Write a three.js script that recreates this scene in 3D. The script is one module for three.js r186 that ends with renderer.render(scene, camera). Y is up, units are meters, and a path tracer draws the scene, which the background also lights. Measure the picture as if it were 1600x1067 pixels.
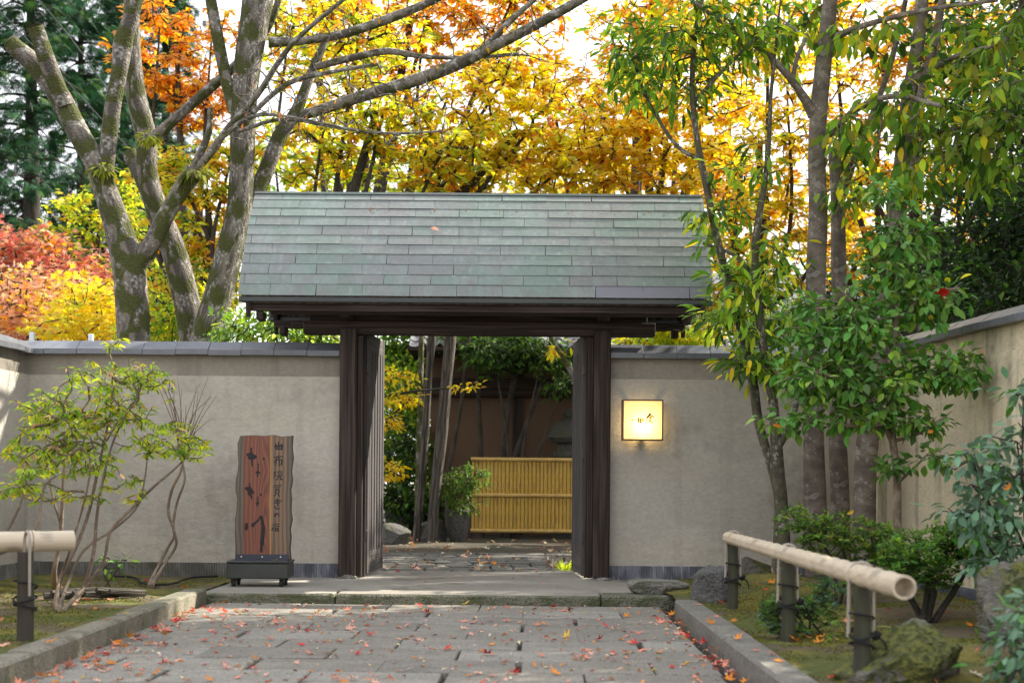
import * as THREE from 'three';
import { ConvexGeometry } from 'three/addons/geometries/ConvexGeometry.js';
import { mergeGeometries, toCreasedNormals } from 'three/addons/utils/BufferGeometryUtils.js';
import { RectAreaLightUniformsLib } from 'three/addons/lights/RectAreaLightUniformsLib.js';

// ---------------------------------------------------------------- camera, sky, sun, exposure
const F = 2200, CX = 800, CY = 750, ROLL = THREE.MathUtils.degToRad(0.45);   // focal length and lens shift, in pixels of a 1600 x 1067 picture
const EYE = new THREE.Vector3(0, 0.955, 12.5);
const scene = new THREE.Scene();
const camera = new THREE.PerspectiveCamera(2 * THREE.MathUtils.radToDeg(Math.atan(CY / F)), 1600 / 1500, 0.1, 400);
camera.setViewOffset(1600, 2 * CY, 0, 0, 1600, 1067);
camera.position.copy(EYE);
camera.rotation.z = ROLL;
camera.focus = 12.2;
camera.userData.fStop = 2.4;

const renderer = new THREE.WebGLRenderer();
renderer.toneMapping = THREE.LinearToneMapping;
renderer.toneMappingExposure = 2.65;
renderer.shadowMap.enabled = true;

const SUN = new THREE.Vector3(0.70, 0.66, -0.42).normalize();
const sun = new THREE.DirectionalLight(new THREE.Color(1.0, 0.93, 0.80), 5.0);
sun.position.copy(SUN).multiplyScalar(60);
sun.castShadow = true;
Object.assign(sun.shadow.camera, { left: -30, right: 30, top: 30, bottom: -30, near: 1, far: 150 });
sun.shadow.mapSize.set(4096, 4096);
scene.add(sun, sun.target);
{ // thin bright autumn haze: white low down, pale blue overhead
  const w = 256, h = 128, d = new Float32Array(w * h * 4);
  for (let j = 0; j < h; j++) for (let i = 0; i < w; i++) {
    const el = ((j + 0.5) / h - 0.5) * Math.PI, s = Math.max(0, Math.sin(el)), k = Math.pow(s, 0.55), o = (j * w + i) * 4;
    const a = i / w * Math.PI * 2, c = 0.5 + 0.25 * Math.sin(3 * a + 5 * el) + 0.25 * Math.sin(5 * a - 9 * el + 1);
    d[o] = 0.82 - 0.27 * k + 0.1 * c * k; d[o + 1] = 0.81 - 0.21 * k + 0.08 * c * k; d[o + 2] = 0.81 - 0.11 * k + 0.05 * c * k; d[o + 3] = 1;
  }
  const t = new THREE.DataTexture(d, w, h, THREE.RGBAFormat, THREE.FloatType);
  t.mapping = THREE.EquirectangularReflectionMapping; t.magFilter = THREE.LinearFilter; t.needsUpdate = true;
  scene.background = t; scene.environment = t;
}

// ---------------------------------------------------------------- helpers
const V = (x, y, z) => new THREE.Vector3(x, y, z);
function rng(seed) { let s = seed | 0; return () => { s = (s + 0x6d2b79f5) | 0; let t = Math.imul(s ^ (s >>> 15), 1 | s); t = (t + Math.imul(t ^ (t >>> 7), 61 | t)) ^ t; return ((t ^ (t >>> 14)) >>> 0) / 4294967296; }; }
const R0 = rng(11), rr = (r, a, b) => a + (b - a) * r();
// a pixel of the photograph gives a direction; the plane that it meets gives the place
function ray(px, py) { const a = (px - CX) / F, b = -(py - CY) / F, c = Math.cos(ROLL), s = Math.sin(ROLL); return V(a * c - b * s, a * s + b * c, -1); }
const W = (px, py, z) => ray(px, py).multiplyScalar(EYE.z - z).add(EYE);              // on the upright plane at z
const G = (px, py, y) => { const r = ray(px, py); return r.multiplyScalar((y - EYE.y) / r.y).add(EYE); };  // on the level plane at y
const pxm = (z) => (EYE.z - z) / F;                                                   // metres per pixel at z
const used = new Map();
function numbered(n) { const k = used.get(n) ?? 0; used.set(n, k + 1); return k ? n + '_' + String(k).padStart(3, '0') : n; }
function tag(o, label, category, group) { Object.assign(o.userData, { label, category }); if (group) o.userData.group = group; return o; }
function thing(name, label, category, at = V(0, 0, 0), group) { const o = new THREE.Group(); o.name = numbered(name); o.position.copy(at); scene.add(o); return tag(o, label, category, group); }
function part(name, geo, mat, parent, at) { const o = new THREE.Mesh(geo, mat); o.name = name; o.castShadow = o.receiveShadow = true; if (at) o.position.copy(at); parent.add(o); return o; }
function setting(name, geo, mat) { const o = geo ? new THREE.Mesh(geo, mat) : new THREE.Group(); o.name = numbered(name); o.castShadow = o.receiveShadow = true; o.userData.kind = 'structure'; scene.add(o); return o; }
function stuff(o) { o.userData.kind = 'stuff'; return o; }

// ---- tileable noise and textures
const H = new Float32Array(65536); { const r = rng(5); for (let i = 0; i < H.length; i++) H[i] = r(); }
const hsh = (x, y, s) => H[(x * 73 + y * 5231 + s * 977 + ((x * y) & 255) * 31) & 65535];
function vn(x, y, px, py, s) {
  const xi = Math.floor(x), yi = Math.floor(y), fx = x - xi, fy = y - yi, u = fx * fx * (3 - 2 * fx), v = fy * fy * (3 - 2 * fy);
  const x0 = ((xi % px) + px) % px, x1 = (x0 + 1) % px, y0 = ((yi % py) + py) % py, y1 = (y0 + 1) % py;
  return (hsh(x0, y0, s) * (1 - u) + hsh(x1, y0, s) * u) * (1 - v) + (hsh(x0, y1, s) * (1 - u) + hsh(x1, y1, s) * u) * v;
}
// fbm on the unit square, tiling; fx, fy = cells across
function fbd(u, v, fx, fy, oct, s) { let a = 0.5, t = 0, n = 0; for (let i = 0; i < oct; i++) { t += a * vn(u * fx, v * fy, fx, fy, s + i); n += a; a *= 0.5; fx *= 2; fy *= 2; } return t / n; }
const fields = new Map(), FN = 512;      // each grain is worked out once and shifted for every other use
function fb(u, v, fx, fy, oct, s) {
  const key = fx * 1e6 + fy * 1e2 + oct; let f = fields.get(key);
  if (!f) { f = new Float32Array(FN * FN); for (let j = 0; j < FN; j++) for (let i = 0; i < FN; i++) f[j * FN + i] = fbd(i / FN, j / FN, fx, fy, oct, 17); fields.set(key, f); }
  return f[(((v + s * 0.29107) * FN) & (FN - 1)) * FN + (((u + s * 0.13719) * FN) & (FN - 1))];
}
const ss = (a, b, x) => { const t = Math.min(1, Math.max(0, (x - a) / (b - a))); return t * t * (3 - 2 * t); };
const mix3 = (a, b, t) => [a[0] + (b[0] - a[0]) * t, a[1] + (b[1] - a[1]) * t, a[2] + (b[2] - a[2]) * t];
const toS = (x) => { x = Math.min(1, Math.max(0, x)); return 255 * (x <= 0.0031308 ? 12.92 * x : 1.055 * Math.pow(x, 1 / 2.4) - 0.055); };
function tex(w, h, fn, colour, rep) {   // fn(u, v) -> linear rgb, or one number for a bump or roughness map
  const d = new Uint8Array(w * h * 4);
  for (let j = 0; j < h; j++) for (let i = 0; i < w; i++) {
    const c = fn((i + 0.5) / w, (j + 0.5) / h), o = (j * w + i) * 4;
    if (colour) { d[o] = toS(c[0]); d[o + 1] = toS(c[1]); d[o + 2] = toS(c[2]); } else d[o] = d[o + 1] = d[o + 2] = 255 * Math.min(1, Math.max(0, c));
    d[o + 3] = 255;
  }
  const t = new THREE.DataTexture(d, w, h); t.magFilter = THREE.LinearFilter; t.wrapS = t.wrapT = THREE.RepeatWrapping;
  if (colour) t.colorSpace = THREE.SRGBColorSpace;
  if (rep) t.repeat.set(rep[0], rep[1]);
  t.needsUpdate = true; return t;
}
const std = (o) => new THREE.MeshStandardMaterial({ roughness: 0.85, ...o });
const lin = (r, g, b) => new THREE.Color().setRGB(r, g, b);

// ---- shapes
function boxUV(g, off = [0, 0], turn = false) {      // uv in metres, by the way each face points
  if (g.index) g = g.toNonIndexed();
  const p = g.attributes.position, n = g.attributes.normal, uv = new Float32Array(p.count * 2);
  for (let i = 0; i < p.count; i += 3) {
    const ax = Math.abs(n.getX(i) + n.getX(i + 1) + n.getX(i + 2)), ay = Math.abs(n.getY(i) + n.getY(i + 1) + n.getY(i + 2)), az = Math.abs(n.getZ(i) + n.getZ(i + 1) + n.getZ(i + 2));
    for (let k = i; k < i + 3; k++) {
      let a, b; if (az >= ax && az >= ay) { a = p.getX(k); b = p.getY(k); } else if (ay >= ax) { a = p.getX(k); b = p.getZ(k); } else { a = p.getZ(k); b = p.getY(k); }
      if (turn) [a, b] = [b, a];
      uv[k * 2] = a + off[0]; uv[k * 2 + 1] = b + off[1];
    }
  }
  g.setAttribute('uv', new THREE.BufferAttribute(uv, 2)); return g;
}
function cbox(w, h, d, c = 0.006, jit = 0, r = R0, off, turn) {       // a box with its edges taken off; jit makes it a hewn stone
  const pts = [];
  for (const x of [-1, 1]) for (const y of [-1, 1]) for (const z of [-1, 1]) {
    const j = V(jit * (r() - 0.5), jit * (r() - 0.5), jit * (r() - 0.5));
    const X = x * w / 2, Y = y * h / 2, Z = z * d / 2;
    pts.push(V(X - x * c, Y - y * c, Z).add(j), V(X - x * c, Y, Z - z * c).add(j), V(X, Y - y * c, Z - z * c).add(j));
  }
  return boxUV(new ConvexGeometry(pts), off ?? [r() * 7, r() * 7], turn);
}
const mv = (g, x, y, z, ry = 0, rx = 0, rz = 0) => g.applyMatrix4(new THREE.Matrix4().makeRotationFromEuler(new THREE.Euler(rx, ry, rz, 'YXZ')).setPosition(x, y, z));
function extr(pts, depth, bevel = 0) { const s = new THREE.Shape(pts.map(([x, y]) => new THREE.Vector2(x, y))); return new THREE.ExtrudeGeometry(s, { depth, bevelEnabled: bevel > 0, bevelSize: bevel, bevelThickness: bevel, bevelSegments: 1, curveSegments: 4 }); }
function merge(list) { return mergeGeometries(list.map((g) => { const n = g.index ? g.toNonIndexed() : g.clone(); for (const k of Object.keys(n.attributes)) if (!['position', 'normal', 'uv', 'color'].includes(k)) n.deleteAttribute(k); return n; })); }
// a tube of changing radius; pts: [{ p, r }]
function tube(pts, sides = 8, { sub = 3, bump = 0, seed = 1, cap = true, cat = true } = {}) {
  const r = rng(seed), c = pts.length > 2 && cat ? new THREE.CatmullRomCurve3(pts.map((q) => q.p), false, 'centripetal') : null, N = (pts.length - 1) * sub + 1, P = [], Q = [];
  for (let i = 0; i < N; i++) {
    const t = i / (N - 1), f = t * (pts.length - 1), k = Math.min(pts.length - 2, Math.floor(f));
    P.push(c ? c.getPoint(t) : pts[k].p.clone().lerp(pts[k + 1].p, f - k)); Q.push(pts[k].r + (pts[k + 1].r - pts[k].r) * (f - k));
  }
  const pos = [], nor = [], uv = [], idx = []; let nrm = null, len = r() * 5;
  const ph = [r() * 9, r() * 9, r() * 9], rm = Q[0];
  for (let i = 0; i < N; i++) {
    const T = P[Math.min(N - 1, i + 1)].clone().sub(P[Math.max(0, i - 1)]).normalize();
    if (!nrm) nrm = Math.abs(T.y) < 0.9 ? V(0, 1, 0) : V(1, 0, 0);
    nrm = nrm.clone().addScaledVector(T, -nrm.dot(T)).normalize(); const B = T.clone().cross(nrm);
    if (i) len += P[i].distanceTo(P[i - 1]);
    for (let j = 0; j <= sides; j++) {
      const a = j / sides * Math.PI * 2, n = nrm.clone().multiplyScalar(Math.cos(a)).addScaledVector(B, Math.sin(a));
      const q = Q[i] * (1 + bump * (Math.sin(3 * a + ph[0] + len * 2.1) * 0.5 + Math.sin(2 * a + ph[1] - len * 3.7) * 0.6 + Math.sin(5 * a + len * 7 + ph[2]) * 0.3));
      pos.push(P[i].x + n.x * q, P[i].y + n.y * q, P[i].z + n.z * q); nor.push(n.x, n.y, n.z); uv.push(j / sides * Math.max(0.12, rm * 6.28), len);
      if (i < N - 1 && j < sides) { const o = i * (sides + 1) + j; idx.push(o, o + 1, o + sides + 1, o + 1, o + sides + 2, o + sides + 1); }
    }
  }
  if (cap) for (const e of [0, N - 1]) {
    const T = P[e].clone().sub(P[e ? N - 2 : 1]).normalize(), b = pos.length / 3; pos.push(P[e].x, P[e].y, P[e].z); nor.push(T.x, T.y, T.z); uv.push(0.1, 0.1);
    for (let j = 0; j <= sides; j++) { const o = (e * (sides + 1) + j) * 3; pos.push(pos[o], pos[o + 1], pos[o + 2]); nor.push(T.x, T.y, T.z); uv.push(0.1 + 0.05 * Math.cos(j), 0.1 + 0.05 * Math.sin(j)); }
    for (let j = 0; j < sides; j++) e ? idx.push(b, b + 1 + j, b + 2 + j) : idx.push(b, b + 2 + j, b + 1 + j);
  }
  const g = new THREE.BufferGeometry();
  g.setAttribute('position', new THREE.Float32BufferAttribute(pos, 3)); g.setAttribute('normal', new THREE.Float32BufferAttribute(nor, 3)); g.setAttribute('uv', new THREE.Float32BufferAttribute(uv, 2)); g.setIndex(idx);
  return g;
}
// an uneven boulder: a sphere pushed about by noise
function rock(w, h, d, seed, detail = 4, rough = 0.22, flat = 0) {
  let g = new THREE.IcosahedronGeometry(1, detail); const p = g.attributes.position, r = rng(seed), o = V(r() * 50, r() * 50, r() * 50);
  const planes = []; for (let i = 0; i < 9; i++) planes.push([V(r() - 0.5, r() - 0.4, r() - 0.5).normalize(), rr(r, 0.62, 0.9)]);
  const n3 = (q) => vn(q.x + o.x, q.y + o.z, 251, 251, 3) * 0.5 + vn(q.y + o.y, q.z + o.x, 251, 251, 9) * 0.5;
  const q = V(0, 0, 0);
  for (let i = 0; i < p.count; i++) {
    q.fromBufferAttribute(p, i); let m = 1;
    for (const [n, k] of planes) { const dt = q.dot(n); if (dt > k) m = Math.min(m, k / dt); }
    m *= 1 + rough * (n3(q.clone().multiplyScalar(2.1)) - 0.5) + rough * 0.5 * (n3(q.clone().multiplyScalar(6)) - 0.5) + rough * 0.22 * (n3(q.clone().multiplyScalar(17)) - 0.5);
    q.multiplyScalar(m); if (flat && q.y > flat) q.y = flat + (q.y - flat) * 0.12;
    p.setXYZ(i, q.x * w / 2, q.y * h / 2, q.z * d / 2);
  }
  g.deleteAttribute('normal'); g.deleteAttribute('uv'); g.computeVertexNormals(); g = toCreasedNormals(g, 0.5); return boxUV(g, [r() * 5, r() * 5]);
}
// ---------------------------------------------------------------- materials
const plasterBump = tex(512, 512, (u, v) => 0.45 * fb(u, v, 26, 44, 3, 1) + 0.3 * fb(u, v, 90, 120, 2, 7) + 0.25 * fb(u, v, 9, 11, 2, 3), false, [0.7, 0.7]);
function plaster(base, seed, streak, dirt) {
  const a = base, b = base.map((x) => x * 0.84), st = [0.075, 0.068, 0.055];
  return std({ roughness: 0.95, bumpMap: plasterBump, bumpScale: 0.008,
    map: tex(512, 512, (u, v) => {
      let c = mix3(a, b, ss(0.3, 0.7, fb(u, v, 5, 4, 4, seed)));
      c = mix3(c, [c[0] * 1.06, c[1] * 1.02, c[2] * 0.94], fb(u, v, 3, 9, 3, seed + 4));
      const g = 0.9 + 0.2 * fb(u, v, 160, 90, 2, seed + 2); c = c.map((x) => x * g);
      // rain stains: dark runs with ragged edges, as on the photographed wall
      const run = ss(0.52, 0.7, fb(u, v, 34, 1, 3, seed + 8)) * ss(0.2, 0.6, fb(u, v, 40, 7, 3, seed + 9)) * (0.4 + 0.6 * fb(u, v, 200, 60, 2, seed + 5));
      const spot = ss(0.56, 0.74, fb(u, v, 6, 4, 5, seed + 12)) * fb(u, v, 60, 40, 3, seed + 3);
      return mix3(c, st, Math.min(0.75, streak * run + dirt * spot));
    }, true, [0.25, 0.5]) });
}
const M = {};
const matte = (o) => new THREE.MeshPhysicalMaterial({ roughness: 0.9, specularIntensity: 0.3, ...o });
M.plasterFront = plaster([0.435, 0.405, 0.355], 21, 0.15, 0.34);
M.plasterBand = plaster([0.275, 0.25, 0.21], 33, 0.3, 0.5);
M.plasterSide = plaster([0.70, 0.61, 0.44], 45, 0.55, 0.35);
const speck = (seed, base, dark, light, moss) => tex(512, 512, (u, v) => {
  let c = mix3(base, dark, ss(0.5, 0.72, fb(u, v, 110, 110, 2, seed)) * 0.75); c = mix3(c, light, ss(0.6, 0.8, fb(u, v, 140, 140, 2, seed + 3)) * 0.7);
  const k = 0.82 + 0.36 * fb(u, v, 5, 5, 4, seed + 6); c = c.map((x) => x * k);
  return moss ? mix3(c, [0.065, 0.075, 0.03], moss * ss(0.45, 0.68, fb(u, v, 7, 7, 5, seed + 9))) : c;
}, true, [1.1, 1.1]);
const graniteBump = tex(512, 512, (u, v) => 0.5 * fb(u, v, 60, 60, 3, 61) + 0.5 * fb(u, v, 14, 14, 3, 67), false, [1.3, 1.3]);
const roughBump = tex(512, 512, (u, v) => 0.6 * fb(u, v, 12, 20, 4, 71) + 0.4 * fb(u, v, 40, 60, 3, 77), false, [1.6, 1.6]);
M.slabs = [[0.232, 0.21, 0.177], [0.195, 0.175, 0.147], [0.26, 0.238, 0.202], [0.213, 0.19, 0.158]].map((b, i) => std({ roughness: 0.88, bumpMap: graniteBump, bumpScale: 0.005, map: speck(80 + i * 5, b, b.map((x) => x * 0.42), b.map((x) => x * 1.45), 0.12) }));
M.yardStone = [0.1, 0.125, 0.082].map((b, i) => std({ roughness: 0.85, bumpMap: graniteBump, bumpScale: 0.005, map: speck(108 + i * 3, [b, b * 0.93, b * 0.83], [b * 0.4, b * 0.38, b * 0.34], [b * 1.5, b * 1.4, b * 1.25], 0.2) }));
M.kerb = std({ roughness: 0.9, bumpMap: graniteBump, bumpScale: 0.008, map: speck(120, [0.2, 0.178, 0.135], [0.07, 0.062, 0.045], [0.33, 0.3, 0.24], 0.4) });
M.kerbR = std({ roughness: 0.9, bumpMap: graniteBump, bumpScale: 0.006, map: speck(131, [0.165, 0.152, 0.13], [0.07, 0.064, 0.054], [0.28, 0.26, 0.225], 0.2) });
M.platform = std({ roughness: 0.85, bumpMap: graniteBump, bumpScale: 0.003, map: tex(512, 512, (u, v) => { let c = mix3([0.30, 0.275, 0.235], [0.235, 0.21, 0.175], ss(0.3, 0.7, fb(u, v, 4, 4, 5, 141))); c = c.map((x) => x * (0.85 + 0.3 * fb(u, v, 100, 100, 2, 145))); return mix3(c, [0.09, 0.08, 0.06], 0.5 * ss(0.6, 0.8, fb(u, v, 9, 6, 4, 149))); }, true, [0.5, 0.5]) });
M.platformEdge = std({ roughness: 0.95, bumpMap: roughBump, bumpScale: 0.03, map: speck(150, [0.135, 0.13, 0.09], [0.05, 0.055, 0.03], [0.24, 0.22, 0.17], 0.75) });
M.rockDark = std({ roughness: 0.9, bumpMap: roughBump, bumpScale: 0.02, map: speck(160, [0.085, 0.08, 0.075], [0.03, 0.03, 0.03], [0.16, 0.155, 0.14], 0.4) });
M.rockGrey = std({ roughness: 0.92, bumpMap: roughBump, bumpScale: 0.02, map: speck(170, [0.2, 0.19, 0.165], [0.08, 0.075, 0.06], [0.33, 0.31, 0.27], 0.5) });
M.rockMoss = std({ roughness: 1, bumpMap: roughBump, bumpScale: 0.035, map: tex(512, 512, (u, v) => { const m = ss(0.36, 0.56, fb(u, v, 4, 4, 5, 181)); const g = mix3([0.035, 0.045, 0.01], [0.12, 0.12, 0.025], ss(0.3, 0.7, fb(u, v, 40, 40, 3, 185))); const s = mix3([0.17, 0.155, 0.13], [0.07, 0.065, 0.055], fb(u, v, 20, 20, 4, 188)); return mix3(s, g, m); }, true, [1.2, 1.2]) });
M.soil = std({ roughness: 1, bumpMap: roughBump, bumpScale: 0.02, map: tex(512, 512, (u, v) => mix3([0.07, 0.05, 0.032], [0.035, 0.034, 0.016], ss(0.35, 0.65, fb(u, v, 6, 6, 5, 191))).map((x) => x * (0.7 + 0.6 * fb(u, v, 70, 70, 3, 195))), true, [0.6, 0.6]) });
M.moss = std({ roughness: 1, bumpMap: tex(512, 512, (u, v) => 0.5 * fb(u, v, 50, 50, 3, 203) + 0.5 * fb(u, v, 13, 13, 3, 207), false, [2, 2]), bumpScale: 0.022, map: tex(512, 512, (u, v) => {
  let c = mix3([0.075, 0.085, 0.012], [0.15, 0.125, 0.018], ss(0.35, 0.65, fb(u, v, 9, 9, 4, 211))); c = c.map((x) => x * (0.6 + 0.8 * fb(u, v, 130, 130, 3, 213)));
  const so = ss(0.47, 0.62, fb(u, v, 5, 5, 5, 217)); return mix3(c, [0.10, 0.07, 0.045].map((x) => x * (0.7 + 0.6 * fb(u, v, 90, 90, 2, 219))), so * 0.85);
}, true, [0.5, 0.5]) });
M.joint = std({ roughness: 1, color: lin(0.035, 0.032, 0.026) });
// copper sheets: purple-brown metal with a grey-green bloom, run marks down the slope
M.copper = [0, 1, 2, 3].map((k) => std({ roughness: 0.5, metalness: 0.15, bumpMap: roughBump, bumpScale: 0.0025, map: tex(512, 512, (u, v) => {
  const green = [0.152, 0.196, 0.166], grey = [0.182, 0.196, 0.182], plum = [0.162, 0.152, 0.148];
  const p = fb(u, v, 5, 4, 4, 230 + k * 7), q = fb(u, v, 22, 1, 3, 233 + k * 7);
  let c = mix3(green, grey, ss(0.35, 0.65, p)); c = mix3(c, plum, ss(0.42, 0.66, fb(u, v, 4, 5, 4, 236 + k)) * [0.45, 0.65, 0.35, 0.55][k]); c = mix3(c, [0.19, 0.235, 0.21], ss(0.56, 0.75, q) * 0.5);
  c = mix3(c, [0.3, 0.33, 0.31], ss(0.66, 0.85, fb(u, v, 30, 26, 4, 239 + k)) * 0.3); return c.map((x) => x * (0.88 + 0.24 * fb(u, v, 90, 90, 2, 241)));
}, true, [0.55, 0.55]) }));
M.copperPlum = std({ roughness: 0.5, metalness: 0.2, color: lin(0.17, 0.165, 0.185), bumpMap: roughBump, bumpScale: 0.002 });
M.rust = std({ roughness: 0.9, color: lin(0.2, 0.085, 0.035) });
const woodTex = (seed, a, b, fx = 26, fy = 2) => tex(512, 512, (u, v) => { const w = 0.04 * (fb(u, v, 3, 3, 3, seed) - 0.5), g = fb(u + w, v, fx, fy, 4, seed + 2); let c = mix3(a, b, ss(0.3, 0.7, g)); c = c.map((x) => x * (0.75 + 0.5 * fb(u, v, 120, 4, 2, seed + 5))); return mix3(c, c.map((x) => x * 0.35), ss(0.7, 0.85, fb(u, v, 60, 2, 3, seed + 8))); }, true, [2.2, 0.7]);
const woodBump = tex(512, 512, (u, v) => 0.6 * fb(u, v, 34, 2, 4, 251) + 0.4 * fb(u, v, 130, 5, 2, 255), false, [2.2, 0.7]);
M.wood = matte({ roughness: 0.82, bumpMap: woodBump, bumpScale: 0.006, map: woodTex(260, [0.062, 0.046, 0.038], [0.028, 0.021, 0.018]) });
M.woodPost = M.wood;
M.woodDoor = std({ roughness: 0.75, bumpMap: woodBump, bumpScale: 0.005, map: woodTex(280, [0.085, 0.074, 0.072], [0.045, 0.038, 0.036]) });
M.woodDark = M.wood;
M.capTile = [0, 1, 2].map((k) => std({ roughness: 0.34, bumpMap: roughBump, bumpScale: 0.002, map: tex(256, 256, (u, v) => mix3([0.15, 0.155, 0.17], [0.10, 0.103, 0.115], fb(u, v, 6, 6, 4, 300 + k * 3)).map((x) => x * (0.85 + 0.3 * fb(u, v, 60, 60, 2, 305)) * [1, 1.12, 0.9][k]), true, [2, 2]) }));
M.plinth = std({ roughness: 0.8, bumpMap: graniteBump, bumpScale: 0.003, map: tex(512, 256, (u, v) => mix3(mix3([0.19, 0.18, 0.165], [0.10, 0.095, 0.085], ss(0.3, 0.7, fb(u, v, 12, 4, 4, 311))), [0.06, 0.065, 0.03], 0.6 * ss(0.5, 0.7, fb(u, v, 9, 3, 4, 314))), true, [0.8, 1.4]) });
M.plinthSlate = std({ roughness: 0.6, bumpMap: graniteBump, bumpScale: 0.003, map: tex(512, 256, (u, v) => mix3(mix3([0.16, 0.165, 0.19], [0.08, 0.083, 0.1], ss(0.3, 0.7, fb(u, v, 12, 4, 4, 321))), [0.3, 0.3, 0.33], 0.7 * ss(0.6, 0.75, fb(u, v, 40, 3, 4, 324))), true, [1.2, 2]) });
M.metalDark = std({ roughness: 0.45, metalness: 0.35, bumpMap: roughBump, bumpScale: 0.002, map: tex(256, 256, (u, v) => mix3([0.055, 0.06, 0.055], [0.035, 0.038, 0.035], fb(u, v, 6, 6, 5, 331)), true) });
M.bracket = std({ roughness: 0.4, metalness: 0.5, color: lin(0.05, 0.052, 0.07) });
M.steel = std({ roughness: 0.3, metalness: 0.9, color: lin(0.55, 0.55, 0.56) });
M.rubber = std({ roughness: 0.7, color: lin(0.012, 0.012, 0.012) });
const bambooTex = (seed, a, b, stain) => tex(512, 256, (u, v) => { let c = mix3(a, b, fb(u, v, 3, 5, 4, seed)); c = c.map((x) => x * (0.9 + 0.2 * fb(u, v, 90, 6, 2, seed + 4))); return mix3(c, stain, 0.6 * ss(0.58, 0.8, fb(u, v, 5, 7, 5, seed + 7))); }, true, [3, 1.1]);
M.bambooPale = std({ roughness: 0.5, map: bambooTex(341, [0.60, 0.495, 0.35], [0.47, 0.385, 0.28], [0.2, 0.165, 0.13]) });
M.bambooStrip = std({ roughness: 0.7, map: bambooTex(349, [0.4, 0.35, 0.29], [0.28, 0.24, 0.2], [0.15, 0.12, 0.1]) });
M.bambooGold = std({ roughness: 0.42, map: bambooTex(353, [0.56, 0.35, 0.055], [0.46, 0.29, 0.05], [0.26, 0.17, 0.06]) });
M.bambooGoldPale = std({ roughness: 0.42, map: bambooTex(357, [0.6, 0.4, 0.12], [0.5, 0.32, 0.09], [0.3, 0.2, 0.08]) });
M.postBark = std({ roughness: 0.95, bumpMap: woodBump, bumpScale: 0.012, map: tex(256, 512, (u, v) => { const c = mix3([0.07, 0.058, 0.042], [0.032, 0.028, 0.022], fb(u, v, 22, 3, 4, 361)); return mix3(c, [0.055, 0.075, 0.03], 0.8 * ss(0.42, 0.66, fb(u, v, 5, 3, 4, 365))); }, true, [3, 1]) });
M.rope = std({ roughness: 0.95, color: lin(0.014, 0.013, 0.013) });
// bark: colour bases with lichen and moss patches of their own outline
const barkTex = (seed, a, b, lichen, moss, lp, mp, fx = 14, fy = 5) => tex(512, 512, (u, v) => {
  let c = mix3(a, b, ss(0.3, 0.7, fb(u, v, fx, fy, 5, seed))); c = c.map((x) => x * (0.75 + 0.5 * fb(u, v, 90, 120, 2, seed + 3)));
  c = mix3(c, lichen, lp * ss(0.52, 0.7, fb(u, v, 22, 30, 4, seed + 6)) * ss(0.4, 0.62, fb(u, v, 4, 5, 5, seed + 4)) * (0.5 + 0.5 * fb(u, v, 60, 90, 2, seed + 2)));
  return mix3(c, mix3(moss, moss.map((x) => x * 0.45), fb(u, v, 60, 80, 3, seed + 12)), mp * ss(0.53, 0.64, fb(u, v, 4, 5, 5, seed + 9)));
}, true, [1.2, 1.1]);
const barkBump = tex(512, 512, (u, v) => 0.55 * fb(u, v, 16, 10, 5, 371) + 0.45 * fb(u, v, 50, 70, 2, 375), false, [1.2, 1.1]);
const furrowBump = tex(512, 512, (u, v) => Math.abs(fb(u + 0.05 * fb(u, v, 4, 6, 3, 3), v, 14, 2, 4, 381) - 0.5) * 3, false, [2.5, 0.8]);
M.barkOld = std({ roughness: 0.95, bumpMap: barkBump, bumpScale: 0.03, map: barkTex(390, [0.185, 0.16, 0.13], [0.085, 0.072, 0.058], [0.44, 0.43, 0.39], [0.075, 0.085, 0.012], 0.8, 0.95) });
M.barkSmooth = std({ roughness: 0.85, bumpMap: barkBump, bumpScale: 0.007, map: barkTex(410, [0.2, 0.158, 0.128], [0.12, 0.094, 0.078], [0.46, 0.43, 0.39], [0.05, 0.055, 0.02], 0.55, 0.12, 6, 14) });
M.barkSpot = std({ roughness: 0.9, bumpMap: barkBump, bumpScale: 0.01, map: barkTex(420, [0.10, 0.085, 0.055], [0.055, 0.047, 0.034], [0.34, 0.33, 0.27], [0.06, 0.07, 0.02], 0.9, 0.3, 16, 20) });
M.barkFurrow = std({ roughness: 0.95, bumpMap: furrowBump, bumpScale: 0.03, map: tex(512, 512, (u, v) => mix3([0.03, 0.024, 0.02], [0.125, 0.105, 0.085], ss(0.02, 0.13, Math.abs(fb(u + 0.05 * fb(u, v, 4, 6, 3, 3), v, 14, 2, 4, 381) - 0.5))), true, [2.5, 0.8]) });
M.barkDark = std({ roughness: 0.95, bumpMap: barkBump, bumpScale: 0.012, map: barkTex(430, [0.06, 0.046, 0.038], [0.03, 0.024, 0.02], [0.14, 0.13, 0.12], [0.04, 0.05, 0.015], 0.4, 0.3) });
M.barkTan = std({ roughness: 0.85, bumpMap: barkBump, bumpScale: 0.004, map: barkTex(440, [0.2, 0.145, 0.1], [0.11, 0.078, 0.056], [0.34, 0.28, 0.22], [0.1, 0.1, 0.04], 0.5, 0.1) });
M.cutWood = std({ roughness: 0.9, color: lin(0.3, 0.26, 0.21) });
M.twig = std({ roughness: 0.9, color: lin(0.055, 0.042, 0.034) });
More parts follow.
